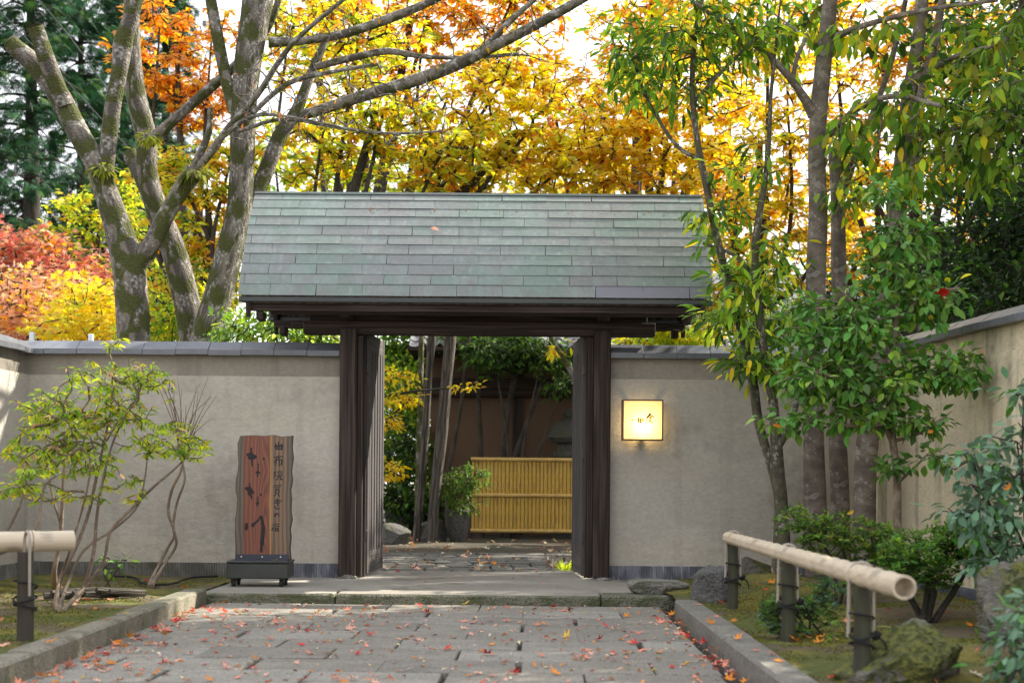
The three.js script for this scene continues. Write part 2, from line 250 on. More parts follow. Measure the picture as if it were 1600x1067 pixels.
// leaves: thin, so the sun shines through; colours ride on each leaf
const leafMat = (o) => new THREE.MeshPhysicalMaterial({ color: 0xffffff, roughness: 0.92, specularIntensity: 0.3, transmission: 0.5, thickness: 0, side: THREE.DoubleSide, ...o });
M.leafThin = leafMat({ transmission: 0.72 });
M.leafBroad = leafMat({ transmission: 0.6, clearcoat: 0.2, clearcoatRoughness: 0.4 });
M.leafMid = leafMat({ transmission: 0.5, clearcoat: 0.15, clearcoatRoughness: 0.45 });
M.leafGloss = leafMat({ specularIntensity: 0.6, transmission: 0.34, clearcoat: 0.55, clearcoatRoughness: 0.3 });
M.needle = leafMat({ transmission: 0.2 });
M.litter = leafMat({ transmission: 0.2, roughness: 0.95 });
// ---------------------------------------------------------------- ground, path, kerbs, platform, beds
const Y_PLAT = 0.075, PATH_Y = 0;
{ const g = new THREE.PlaneGeometry(420, 420, 1, 1); g.rotateX(-Math.PI / 2); setting('ground', boxUV(g), M.soil).position.y = -0.09; }
const bumpy = (x, z, s) => fbd((x + 40) / 16, (z + 40) / 16, 16, 16, 4, s) - 0.5;
function bed(name, x0, x1, z0, z1, y, mat, amp, extra, n = 90) {      // a sheet of ground with rises and hollows
  const g = new THREE.PlaneGeometry(x1 - x0, z1 - z0, n, n); g.rotateX(-Math.PI / 2); g.translate((x0 + x1) / 2, 0, (z0 + z1) / 2);
  const p = g.attributes.position; for (let i = 0; i < p.count; i++) { const x = p.getX(i), z = p.getZ(i); p.setY(i, y + amp * bumpy(x * 2, z * 2, 3) + amp * 0.5 * bumpy(x * 7, z * 7, 5) + (extra ? extra(x, z) : 0)); }
  g.computeVertexNormals(); const uv = g.attributes.uv; for (let i = 0; i < p.count; i++) uv.setXY(i, p.getX(i), p.getZ(i));
  return setting(name, g, mat);
}
const hump = (x, z, cx, cz, rx, rz, h) => h * Math.exp(-(((x - cx) / rx) ** 2) - ((z - cz) / rz) ** 2);
const leftBedY = (x, z) => 0.085 + 0.05 * bumpy(x * 2, z * 2, 3) + 0.025 * bumpy(x * 7, z * 7, 5) + hump(x, z, -3.2, 4, 1, 1.5, 0.02);
const rightExtra = (x, z) => hump(x, z, 1.95, 1.6, 0.5, 0.9, 0.12) + hump(x, z, 2.6, 2.6, 0.7, 1.6, 0.08) + hump(x, z, 2.7, 5.6, 0.6, 0.8, 0.1);
const rightBedY = (x, z) => 0.09 + 0.06 * bumpy(x * 2, z * 2, 3) + 0.03 * bumpy(x * 7, z * 7, 5) + rightExtra(x, z);
bed('moss_bed', -5.6, -2.36, -0.1, 10.5, 0.085, M.moss, 0.05, (x, z) => hump(x, z, -3.2, 4, 1, 1.5, 0.02));
bed('moss_bed', 1.19, 4.4, -0.1, 10.5, 0.09, M.moss, 0.06, rightExtra);
bed('courtyard_ground', -9, 9, -16, -0.9, 0.045, M.soil, 0.03, (x, z) => (z < -4.6 ? 0.02 : 0) - 0.01, 100);

// the paved path: dressed slabs in running bond, axis a little left of straight ahead
const PAVE_TURN = 0.021, slabs = [];
{
  const path = setting('path'); path.position.set(-0.235, PATH_Y, 1.75); path.rotation.y = -PAVE_TURN; path.userData.kind = 'structure';
  const bedg = boxUV(new THREE.BoxGeometry(3.6, 0.05, 12)); part('joint_bed', bedg, M.joint, path, V(-0.35, -0.06, 5.9));
  const r = rng(301), L = 0.69, D = 0.462; let z = 0;
  for (let row = 0; row < 24; row++) {
    const d = row === 0 ? 0.5 : D + rr(r, -0.012, 0.012), off = row % 2 ? L / 2 : 0;
    for (let k = -4; k <= 3; k++) {
      let a = off + k * L + rr(r, -0.02, 0.02), b = off + (k + 1) * L + rr(r, -0.02, 0.02);
      a = Math.max(a, -2.12 + 0.01 * row); b = Math.min(b, 1.37); if (b - a < 0.12) continue;
      const gap = rr(r, 0.011, 0.018), w = b - a - gap, dd = d - rr(r, 0.011, 0.017);
      const s = part('paving_slab', cbox(w, 0.07, dd, 0.006, 0.006, r), M.slabs[Math.floor(r() * 4)], path, V((a + b) / 2, -0.035 + rr(r, -0.004, 0.004), z + d / 2));
      s.rotation.set(rr(r, -0.006, 0.006), rr(r, -0.004, 0.004), rr(r, -0.005, 0.005));
    }
    z += d;
  }
}
{ // kerb stones, left and right
  const r = rng(303);
  const run = (name, a, b, w, h, mat, cuts) => {
    const k = setting(name); const dir = b.clone().sub(a), L = dir.length(); k.position.copy(a); k.rotation.y = Math.atan2(dir.x, dir.z);
    let s = 0; for (const c of [...cuts, L]) { const len = c - s; part('kerb_stone', cbox(w * rr(r, 0.97, 1.03), h + 0.1, len - 0.012, 0.014, 0.012, r), mat, k, V(0, (h - 0.1) / 2 + rr(r, -0.003, 0.003), s + len / 2)); s = c; }
  };
  run('kerb_left', V(-2.405, 0, 1.76), V(-2.30, 0, 10.5), 0.16, 0.112, M.kerb, [1.95, 4.0, 6.1, 8]);
  run('kerb_right', V(1.235, 0, 2.55), V(1.215, 0, 10.5), 0.165, 0.115, M.kerbR, [2.35, 4.6, 6.6]);
}
{ // the raised stone platform in front of the gate: three long stones along its edge, one broad floor behind
  const p = setting('platform'), r = rng(305), xs = [-2.62, -1.345, 0.69, 1.72];
  for (let i = 0; i < 3; i++) {
    const w = xs[i + 1] - xs[i] - 0.014;
    const st = part('edge_stone', cbox(w, 0.17, 0.32, 0.014, 0.012, r), M.platformEdge, p, V((xs[i] + xs[i + 1]) / 2, Y_PLAT - 0.0855, 1.59));
    part('stone_top', cbox(w - 0.012, 0.012, 0.30, 0.004, 0, r), M.platform, p, V((xs[i] + xs[i + 1]) / 2, Y_PLAT - 0.004, 1.585));
  }
  const sh = [[-2.62, -1.42], [1.72, -1.42], [1.72, 0.3], [0.72, 0.98], [-1.38, 0.98], [-2.82, 0.12]];
  const g = extr(sh, 0.1); g.rotateX(-Math.PI / 2); part('stone_floor', boxUV(g), M.platform, p, V(0, Y_PLAT - 0.1, 0));
}
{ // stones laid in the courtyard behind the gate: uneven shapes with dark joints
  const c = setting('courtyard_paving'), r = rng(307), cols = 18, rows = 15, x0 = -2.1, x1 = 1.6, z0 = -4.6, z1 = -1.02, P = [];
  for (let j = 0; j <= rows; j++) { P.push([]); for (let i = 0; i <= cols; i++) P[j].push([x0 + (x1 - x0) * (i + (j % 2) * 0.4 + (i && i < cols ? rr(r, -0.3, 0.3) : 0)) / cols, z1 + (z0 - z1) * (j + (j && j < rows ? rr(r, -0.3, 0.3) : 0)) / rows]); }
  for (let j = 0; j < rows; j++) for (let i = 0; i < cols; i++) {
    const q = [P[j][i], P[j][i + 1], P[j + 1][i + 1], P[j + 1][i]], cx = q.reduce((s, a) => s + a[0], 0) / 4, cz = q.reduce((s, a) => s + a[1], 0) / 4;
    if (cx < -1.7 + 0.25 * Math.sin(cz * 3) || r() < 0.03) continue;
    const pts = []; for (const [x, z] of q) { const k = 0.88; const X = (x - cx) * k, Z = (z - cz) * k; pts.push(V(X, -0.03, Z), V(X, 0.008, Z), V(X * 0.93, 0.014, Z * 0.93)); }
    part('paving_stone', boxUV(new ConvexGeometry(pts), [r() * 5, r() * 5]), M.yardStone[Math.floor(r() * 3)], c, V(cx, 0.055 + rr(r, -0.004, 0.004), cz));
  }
}

// ---------------------------------------------------------------- boundary walls
const capProfile = [[0.165, 0], [0.165, 0.042], [0.135, 0.056], [0.06, 0.108], [0.03, 0.122], [-0.03, 0.122], [-0.06, 0.108], [-0.135, 0.056], [-0.165, 0.042], [-0.165, 0]];
const capGeo = (len) => { const g = extr(capProfile, len - 0.008, 0.003); g.translate(0, 0, -(len - 0.008) / 2); g.rotateY(-Math.PI / 2); return boxUV(toCreasedNormals(g, 0.4)); };
const CAP = 0.292, capShared = capGeo(CAP);
function ribs(len, h, pitch = 0.023) {      // a stone strip with upright ribs cut into its face
  const pts = []; const n = Math.round(len / pitch); for (let i = 0; i <= n; i++) { const x = i / n * len; if (i) pts.push([x - pitch * 0.42, 0.004]); pts.push([x - (i === n ? 0 : 0), 0.012]); if (i < n) pts.push([x + pitch * 0.3, 0.012], [x + pitch * 0.4, 0.004]); }
  const sh = [[0, -0.03], ...pts.filter((q, i, a) => !i || q[0] > a[i - 1][0] + 1e-5).map(([x, y]) => [x, -y + 0.016]).map(([x, y]) => [x, 0.016 - y]), [len, -0.03]];
  const g = extr(sh, h); g.rotateX(-Math.PI / 2); g.scale(1, 1, -1); const f = g.index ? g.toNonIndexed() : g; const p = f.attributes.position, nn = f.attributes.normal;
  for (let i = 0; i < p.count; i += 3) for (const a of [p, nn]) { const t = [a.getX(i + 1), a.getY(i + 1), a.getZ(i + 1)]; a.setXYZ(i + 1, a.getX(i + 2), a.getY(i + 2), a.getZ(i + 2)); a.setXYZ(i + 2, ...t); }
  return boxUV(f);
}
// a wall along local +x from a to b, its seen face towards local +z
function wall(label, a, b, mat, opt = {}) {
  const d = b.clone().sub(a), L = d.length(), w = thing('plaster_wall', label, 'wall', a, 'plastered walls around the forecourt'); w.rotation.y = -Math.atan2(d.z, d.x);
  const top = 2.045, th = 0.2;
  part('plaster_panel', boxUV(new THREE.BoxGeometry(L, 1.86 - 0.02, th), [L / 2 + (opt.u ?? 0), 0.94]), mat, w, V(L / 2, 0.94, -th / 2 - 0.02));
  part('plaster_band', boxUV(new THREE.BoxGeometry(L, top - 1.86, th - 0.014), [L / 2 + (opt.u ?? 0), 1.95]), opt.band ?? M.plasterBand, w, V(L / 2, (top + 1.86) / 2, -th / 2 - 0.0335));
  if (opt.plinth !== false) { const cut = opt.slateAt ?? 0; if (cut > 0) part('stone_plinth', ribs(cut, 0.165), M.plinth, w, V(0, 0.035, -0.012)); if (cut < L) part('stone_plinth', ribs(L - cut - 0.004, 0.165), opt.slate ?? M.plinthSlate, w, V(cut + 0.004, 0.035, -0.008)); }
  const n = Math.round(L / CAP), s = L / n / CAP, r = rng(opt.seed ?? 5);
  for (let i = 0; i < n; i++) { const t = part('cap_tile', capShared, M.capTile[Math.floor(r() * 3)], w, V((i + 0.5) * L / n, top + rr(r, -0.003, 0.003), -0.12 + rr(r, -0.003, 0.003))); t.scale.x = s; t.rotation.x = rr(r, -0.012, 0.012); }
  return w;
}
wall('grey plastered wall behind the wooden signboard, left of the gate post', V(-4.45, 0, 0), V(-1.535, 0, 0), M.plasterFront, { slateAt: 2.33, seed: 7 });
wall('grey plastered wall carrying the lit square lamp, beside the gate', V(0.865, 0, 0), V(3.22, 0, 0), M.plasterFront, { slateAt: 0, u: 4.3, seed: 9 });
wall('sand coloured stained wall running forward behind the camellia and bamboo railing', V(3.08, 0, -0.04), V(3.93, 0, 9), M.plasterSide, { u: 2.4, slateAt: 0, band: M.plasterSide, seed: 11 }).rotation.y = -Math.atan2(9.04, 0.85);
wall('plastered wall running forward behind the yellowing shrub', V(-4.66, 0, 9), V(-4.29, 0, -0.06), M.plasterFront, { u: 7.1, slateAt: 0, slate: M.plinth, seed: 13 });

// ---------------------------------------------------------------- the gate
const gate = thing('roofed_gate', 'dark timber gate with a pitched copper shingle roof and open double doors', 'gate');
const RX0 = -2.338, RX1 = 1.70, ZR = -0.2, ZE = 0.55, rowY = [301.5, 311.5, 324.6, 337.2, 351.4, 366.1, 380.3, 395.5, 411.2, 427, 442.7, 460.6];
const prof = rowY.map((y, i) => { const z = ZR + (ZE - ZR) * (1 - Math.pow(1 - i / 11, 1.25)); return V(0, W(385, y, z).y, z); });
const ridgeY = prof[0].y, eaveY = prof[11].y;
{
  const under = [], N = prof.length;        // the deck under the sheets, both slopes
  const top = prof.map((p) => [p.z, p.y - 0.012]), back = prof.map((p) => [2 * ZR - p.z, p.y - 0.012]).reverse();
  const low = (pts) => pts.map(([z, y]) => [ZR + (z - ZR) * 0.985, y - 0.055]);
  const poly = [...back.slice(0, -1), ...top, ...low(top).reverse(), ...low(back).reverse().slice(1)];
  const dg = extr(poly, RX1 - RX0 - 0.05); dg.rotateY(-Math.PI / 2); dg.translate(RX1 - 0.025, 0, 0);
  const roof = part('roof', boxUV(dg), M.woodDark, gate);
  const r = rng(311), SW = 0.396, J0 = 1.08, slope = (i, t, up) => { const a = prof[i], b = prof[i + 1], p = a.clone().lerp(b, t), n = V(0, -(b.z - a.z), (b.y - a.y)).normalize(); if (n.y < 0) n.negate(); return p.addScaledVector(n, up); };
  let v = 0;
  for (let i = 0; i < 11; i++) {
    const e = prof[i].distanceTo(prof[i + 1]), off = J0 + (i % 2 ? SW / 2 : 0) + rr(r, -0.02, 0.02), xs = [RX0];
    for (let x = off - 12 * SW; x < RX1; x += SW) if (x > RX0 + 0.04 && x < RX1 - 0.04) xs.push(x + rr(r, -0.008, 0.008)); xs.push(RX1);
    for (let k = 0; k < xs.length - 1; k++) {
      const a = xs[k] + 0.0016, b = xs[k + 1] - 0.0016, l0 = rr(r, 0.0055, 0.0095), l1 = l0 + rr(r, -0.002, 0.002), sk = rr(r, -0.004, 0.004);
      const q = [[a, 0, 0.002], [b, 0, 0.002], [b + sk, 1.02 + rr(r, 0, 0.03), l1], [a + sk, 1.02 + rr(r, 0, 0.03), l0]], pts = [];
      for (const [x, t, up] of q) for (const d of [0, -0.0035]) { const p = slope(i, t, up + d); p.x = x; pts.push(p); }
      const g = new ConvexGeometry(pts), pos = g.attributes.position, uv = new Float32Array(pos.count * 2), jx = r() * 3, jy = r() * 3;
      for (let m = 0; m < pos.count; m++) { uv[m * 2] = pos.getX(m) + (r() < 0 ? 0 : 0) + jx * 0.12; uv[m * 2 + 1] = v + (prof[i].y - pos.getY(m)) + jy * 0.05; }
      g.setAttribute('uv', new THREE.BufferAttribute(uv, 2));
      const plum = i === 10 && a > 0.6;
      part('roof_shingle', g, plum ? M.copperPlum : M.copper[Math.floor(r() * 4)], roof);
      if (i === 2) for (let h = 0; h < 3; h++) if (r() < 0.35) { const X = rr(r, a, b), s0 = slope(2, 0.02, 0.011), rg = new THREE.BoxGeometry(rr(r, 0.006, 0.012), rr(r, 0.015, 0.04), 0.003); rg.rotateX(-Math.atan2(prof[3].z - prof[2].z, prof[2].y - prof[3].y)); part('rust_run', boxUV(rg), M.rust, roof, slope(2, rr(r, 0.12, 0.3), 0.0125).setX(X)); }
    }
    v += e;
  }
  { const pts = []; for (const [z, y] of [[ZR + 0.03, ridgeY - 0.008], [ZR + 0.022, ridgeY + 0.012], [ZR - 0.022, ridgeY + 0.012], [ZR - 0.03, ridgeY - 0.008]]) pts.push([z, y]); const g = extr(pts, RX1 - RX0); g.rotateY(-Math.PI / 2); g.translate(RX1, 0, 0); part('ridge_strip', boxUV(g), M.copper[0], roof); }
  { const q = prof.map((p) => [2 * ZR - p.z, p.y + 0.002]), s = [...q, ...q.map(([z, y]) => [z, y - 0.012]).reverse()]; const g = extr(s, RX1 - RX0); g.rotateY(-Math.PI / 2); g.translate(RX1, 0, 0); part('rear_copper_sheet', boxUV(g), M.copper[1], roof); }
  for (const s of [1, -1]) {                  // both eaves: folded copper lip, board under it, batten behind
    const Z = s > 0 ? ZE : 2 * ZR - ZE;
    part('eave_lip', cbox(RX1 - RX0 - 0.006, 0.046, 0.03, 0.006, 0, r), M.metalDark, roof, V((RX0 + RX1) / 2, eaveY - 0.034, Z - s * 0.012));
    part('eave_board', cbox(RX1 - RX0 - 0.14, 0.07, 0.05, 0.004, 0, r, undefined, true), M.woodDark, roof, V((RX0 + RX1) / 2, eaveY - 0.092, Z - s * 0.075));
    part('eave_batten', cbox(RX1 - RX0 - 0.5, 0.05, 0.1, 0.004, 0, r, undefined, true), M.woodDark, roof, V((RX0 + RX1) / 2, eaveY - 0.115, Z - s * 0.17));
    for (const x of [RX0 + 0.17, RX1 - 0.17]) part('purlin_end', cbox(0.06, 0.075, 0.16, 0.005, 0, r), M.woodDark, roof, V(x, eaveY - 0.165, Z - s * 0.14));
  }
  for (const x of [RX0 + 0.06, RX1 - 0.1]) {   // barge boards on both gables
    const o = low([...back.slice(0, -1), ...top]), n = o.map(([z, y]) => [ZR + (z - ZR) * 0.97, y - 0.12]).reverse(), g = extr([...o, ...n], 0.04); g.rotateY(-Math.PI / 2); g.translate(x + 0.04, 0, 0); part('barge_board', boxUV(g), M.woodDark, roof);
  }
  for (let k = 0; k < 9; k++) { const x = RX0 + 0.5 + k * (RX1 - RX0 - 1) / 8, o = low([...back.slice(0, -1), ...top]).slice(3, -3), n = o.map(([z, y]) => [z, y - 0.06]).reverse(), g = extr([...o, ...n], 0.045); g.rotateY(-Math.PI / 2); g.translate(x + 0.022, 0, 0); part('rafter', boxUV(g), M.woodDark, roof); }
}
{
  const r = rng(313), LY = 2.235;
  part('lintel_beam', cbox(3.12, 0.115, 0.17, 0.008, 0.004, r, undefined, true), M.woodDark, gate, V(-0.3, LY + 0.0575, -0.02));
  part('upper_beam', cbox(3.0, 0.13, 0.11, 0.008, 0.004, r, undefined, true), M.woodDark, gate, V(-0.31, 2.418, -0.02));
  part('transom_board', cbox(2.9, 0.46, 0.03, 0.004, 0, r, undefined, true), M.woodDark, gate, V(-0.31, 2.72, -0.05));
  part('ridge_beam', cbox(3.7, 0.14, 0.12, 0.008, 0, r, undefined, true), M.woodDark, gate, V(-0.32, ridgeY - 0.17, ZR));
  for (const [x, s] of [[-1.453, 1], [0.792, -1]]) {
    part('post', cbox(0.148, LY - 0.09 + 0.05, 0.15, 0.012, 0.004, r), M.woodPost, gate, V(x, (LY + 0.14) / 2, 0.025));
    part('jamb', cbox(0.05, LY - 0.1, 0.11, 0.006, 0, r), M.wood, gate, V(x + s * 0.1, (LY + 0.08) / 2, -0.02));
    part('inner_stop', cbox(0.02, LY - 0.1, 0.05, 0.004, 0, r), M.woodDark, gate, V(x + s * 0.136, (LY + 0.08) / 2, -0.055));
    part('cross_arm', cbox(0.1, 0.12, 1.1, 0.008, 0, r), M.woodDark, gate, V(x, 2.415, ZR + 0.0));
    part('post_stone', rock(0.2, 0.09, 0.2, 40 + s, 2, 0.15, 0.55), M.rockGrey, gate, V(x, 0.085, 0.03));
  }
  const leaf = (hinge, turn, label) => {
    const d = part('door', cbox(0.085, 2.18, 0.05, 0.005, 0, r), M.woodDoor, gate); d.position.copy(hinge); d.rotation.y = turn; d.geometry = mv(d.geometry, 0.0425, 1.19, 0); d.userData.label = label;
    part('stile', cbox(0.085, 2.18, 0.05, 0.005, 0, r), M.woodDoor, d, V(0.93, 1.19, 0));
    part('top_rail', cbox(0.8, 0.15, 0.045, 0.004, 0, r, undefined, true), M.woodDoor, d, V(0.485, 2.2, 0));
    part('bottom_panel', cbox(0.8, 0.2, 0.04, 0.004, 0, r, undefined, true), M.woodDoor, d, V(0.485, 0.2, 0));
    for (let k = 0; k < 5; k++) part('slat', cbox(0.096, 1.86, 0.02, 0.004, 0, r), M.woodDoor, d, V(0.165 + k * 0.16, 1.21, 0.012 * (turn < 1.57 ? 1 : -1)));
    for (let k = 0; k < 4; k++) part('rear_slat', cbox(0.09, 1.86, 0.012, 0.003, 0, r), M.woodDark, d, V(0.245 + k * 0.16, 1.21, -0.022 * (turn < 1.57 ? 1 : -1)));
    for (const y of [0.5, 1.75]) part('cross_rail', cbox(0.8, 0.05, 0.014, 0.003, 0, r, undefined, true), M.wood, d, V(0.485, y, -0.036 * (turn < 1.57 ? 1 : -1)));
    for (const y of [0.45, 1.2, 1.95]) part('hinge', cbox(0.05, 0.1, 0.06, 0.004, 0, r), M.metalDark, d, V(-0.02, y, 0));
  };
  leaf(V(-1.318, 0, -0.115), 1.516, 'slatted door leaf folded back on the signboard side');
  leaf(V(0.652, 0, -0.115), 1.62, 'slatted door leaf folded back on the lamp side');
}
// ---------------------------------------------------------------- the wooden signboard on its wheeled base
function brush(ctx, k, w, ...p) { ctx.lineWidth = w * k; ctx.beginPath(); ctx.moveTo(p[0], p[1]); if (p.length === 4) ctx.lineTo(p[2], p[3]); else for (let i = 2; i < p.length - 2; i += 2) ctx.quadraticCurveTo(p[i], p[i + 1], i + 4 >= p.length ? p[p.length - 2] : (p[i] + p[i + 2]) / 2, i + 4 >= p.length ? p[p.length - 1] : (p[i + 1] + p[i + 3]) / 2); ctx.stroke(); }
function blob(ctx, x, y, a, b, t = 0) { ctx.beginPath(); ctx.ellipse(x, y, a, b, t, 0, 7); ctx.fill(); }
function signTexture() {
  const c = document.createElement('canvas'); c.width = 512; c.height = 1024; const x = c.getContext('2d'), im = x.createImageData(512, 1024), d = im.data;
  for (let j = 0; j < 1024; j++) for (let i = 0; i < 512; i++) {
    const u = i / 512, v = j / 1024, wob = 0.035 * (fb(u * 0.5, v, 3, 5, 3, 1) - 0.5), U = u + wob;
    const ring = Math.sin((U * 26 + 5 * Math.exp(-(((U - 0.5) / 0.1) ** 2)) * Math.abs(v - 0.28) * 3 + 1.2 * fb(u, v, 4, 3, 3, 8)) * 3.1) * 0.5 + 0.5;
    const red = mix3([0.21, 0.068, 0.038], [0.125, 0.042, 0.028], ring), tan = mix3([0.20, 0.125, 0.075], [0.115, 0.07, 0.045], ring), grey = mix3([0.125, 0.1, 0.075], [0.07, 0.057, 0.044], ring);
    let q = mix3(grey, red, ss(0.10, 0.15, U)); q = mix3(q, [0.34, 0.2, 0.05], ss(0.60, 0.615, U) * (1 - ss(0.62, 0.66, U))); q = mix3(q, tan, ss(0.615, 0.65, U)); q = mix3(q, grey, ss(0.88, 0.95, U));
    q = q.map((t) => t * (0.7 + 0.6 * fb(u, v, 64, 4, 3, 5)));
    const o = (j * 512 + i) * 4; d[o] = toS(q[0]); d[o + 1] = toS(q[1]); d[o + 2] = toS(q[2]); d[o + 3] = 255;
  }
  x.putImageData(im, 0, 0); x.setTransform(512 / 465, 0, 0, 1024 / 955, -20 * 512 / 465, -30 * 1024 / 955);
  x.strokeStyle = x.fillStyle = '#0d0b0d'; x.lineCap = x.lineJoin = 'round';
  const b = (w, ...p) => brush(x, 1.25, w, ...p);
  b(12, 137, 126, 140, 160, 143, 200, 149, 262); blob(x, 138, 184, 30, 24, 0.3); b(22, 112, 176, 140, 182, 174, 192); b(16, 120, 200, 135, 210, 160, 205); blob(x, 247, 207, 11, 9, 0.7);
  b(8, 201, 246, 200, 280, 196, 340); blob(x, 196, 314, 15, 14); b(9, 182, 312, 196, 306, 213, 320); b(7, 190, 338, 193, 342, 198, 344);
  b(11, 128, 402, 130, 440, 146, 518); blob(x, 127, 450, 30, 22, 0.5); b(20, 100, 438, 128, 446, 156, 470); b(14, 118, 478, 135, 490, 144, 500); blob(x, 225, 487, 9, 11, -0.3);
  b(8, 199, 506, 200, 535, 194, 572); blob(x, 196, 555, 15, 13); b(7, 184, 552, 196, 546, 209, 552);
  blob(x, 104, 736, 15, 31, 0.1); blob(x, 160, 722, 15, 19, 0.6); b(14, 160, 720, 184, 704, 206, 684); b(9, 196, 690, 212, 668, 226, 656);
  b(22, 228, 660, 246, 700, 246, 760); b(27, 247, 740, 246, 800, 238, 870); b(18, 240, 850, 234, 900, 231, 924); b(9, 226, 908, 232, 914, 240, 918);
  // the small column on the right
  b(7, 338, 112, 360, 104, 408, 100); b(9, 370, 78, 372, 110, 372, 134); b(10, 348, 92, 352, 118, 352, 132); b(11, 400, 96, 402, 118, 398, 134); b(7, 352, 130, 376, 126, 398, 130); b(6, 356, 112, 376, 112, 398, 112);
  b(6, 332, 196, 370, 192, 408, 188); b(6, 372, 178, 358, 208, 334, 236); b(8, 352, 216, 352, 236, 350, 252); b(7, 352, 216, 378, 212, 400, 214); b(10, 400, 214, 402, 236, 396, 252); b(8, 376, 200, 378, 230, 378, 260);
  b(5, 334, 308, 336, 336, 334, 362); b(5, 334, 308, 350, 306, 346, 322, 350, 334, 338, 340); b(6, 362, 308, 384, 306, 404, 308); b(5, 384, 298, 384, 304); b(6, 366, 324, 384, 322, 402, 324); b(6, 358, 340, 382, 338, 406, 338); b(7, 374, 340, 370, 356, 358, 370); b(8, 388, 340, 388, 366, 396, 368, 408, 366);
  b(5, 336, 418, 334, 432); b(6, 338, 416, 366, 412, 396, 414); b(5, 348, 430, 372, 426, 386, 430); b(7, 350, 444, 350, 470); b(7, 350, 444, 372, 440, 380, 444, 378, 470); b(5, 352, 456, 376, 454); b(7, 356, 472, 352, 488, 340, 496); b(8, 370, 472, 372, 490, 382, 496);
  b(7, 342, 534, 366, 528, 388, 530); b(7, 340, 552, 366, 546, 386, 546); b(9, 362, 520, 366, 550, 370, 572); b(8, 344, 574, 350, 590, 366, 598, 380, 592); blob(x, 396, 536, 5, 4); blob(x, 404, 528, 4, 4);
  b(7, 360, 632, 350, 656, 340, 650, 344, 636, 362, 630, 382, 636, 376, 654);
  b(5, 326, 722, 352, 714, 382, 716); b(5, 352, 704, 352, 712); b(6, 334, 736, 326, 752, 318, 760); b(6, 332, 744, 330, 768); b(6, 346, 734, 382, 730); b(8, 352, 746, 350, 766); b(8, 374, 744, 376, 768); b(5, 352, 748, 374, 746); b(5, 352, 758, 374, 756); b(6, 350, 768, 376, 766);
  const t = new THREE.CanvasTexture(c); t.colorSpace = THREE.SRGBColorSpace; return t;
}
{
  const s = thing('wooden_sign', 'upright live-edge timber signboard with black brush lettering on a dark wheeled base', 'sign', V(-2.05, Y_PLAT, 1.0)), r = rng(401);
  part('base_box', cbox(0.5, 0.125, 0.3, 0.008, 0, r), M.metalDark, s, V(0, 0.13, 0));
  part('base_lid', cbox(0.505, 0.018, 0.31, 0.005, 0, r), M.metalDark, s, V(0.003, 0.202, 0));
  for (const [x, z] of [[-0.2, 0.1], [0.19, 0.1], [-0.2, -0.1], [0.19, -0.1]]) {
    const w = new THREE.CylinderGeometry(0.03, 0.03, 0.024, 16); w.rotateZ(Math.PI / 2); const c = part('caster', boxUV(w), M.rubber, s, V(x, 0.03, z)); c.rotation.y = rr(r, -0.6, 0.6);
    part('fork', cbox(0.04, 0.035, 0.03, 0.004, 0, r), M.metalDark, c, V(0, 0.022, -0.006));
  }
  part('bracket', cbox(0.43, 0.05, 0.008, 0.002, 0, r), M.bracket, s, V(0.02, 0.236, 0.041));
  part('bracket_foot', cbox(0.43, 0.006, 0.06, 0.002, 0, r), M.bracket, s, V(0.02, 0.214, 0.068));
  for (const x of [-0.15, 0.02, 0.17]) { const g = new THREE.SphereGeometry(0.008, 8, 6); g.scale(1, 1, 0.6); part('bolt', boxUV(g), M.steel, s, V(x, 0.237, 0.046)); }
  // the plank: outline read off the photograph, 0 to 1 across and down
  const L = [[0.06, 0.005], [0.015, 0.06], [0.02, 0.14], [0.035, 0.22], [0.02, 0.30], [-0.01, 0.36], [-0.015, 0.44], [0.02, 0.52], [0.005, 0.6], [-0.015, 0.68], [-0.02, 0.78], [-0.005, 0.9], [-0.01, 1]];
  const Rr = [[0.985, 1], [0.965, 0.92], [0.985, 0.82], [0.965, 0.76], [1, 0.68], [0.975, 0.6], [0.985, 0.5], [0.965, 0.44], [1, 0.36], [0.98, 0.28], [1.01, 0.18], [0.99, 0.09], [1, 0.0], [0.8, 0.008], [0.66, -0.006], [0.5, 0.004], [0.28, -0.002]];
  const BW = 0.445, BH = 1.0, g = extr([...L, ...Rr].map(([u, v]) => [(u - 0.5) * BW, (1 - v) * BH]), 0.045, 0.006), p = g.attributes.position, uv = new Float32Array(p.count * 2);
  for (let i = 0; i < p.count; i++) { uv[i * 2] = p.getX(i) / BW + 0.5; uv[i * 2 + 1] = p.getY(i) / BH; }
  g.setAttribute('uv', new THREE.BufferAttribute(uv, 2));
  const bumpU = woodBump.clone(); bumpU.repeat.set(1, 0.6);
  part('plank', g, [std({ roughness: 0.62, map: signTexture(), bumpMap: bumpU, bumpScale: 0.003 }), std({ roughness: 0.9, map: woodTex(450, [0.12, 0.09, 0.065], [0.06, 0.045, 0.035]) })], s, V(0.03, 0.222, -0.012)).rotation.x = -0.01;
}
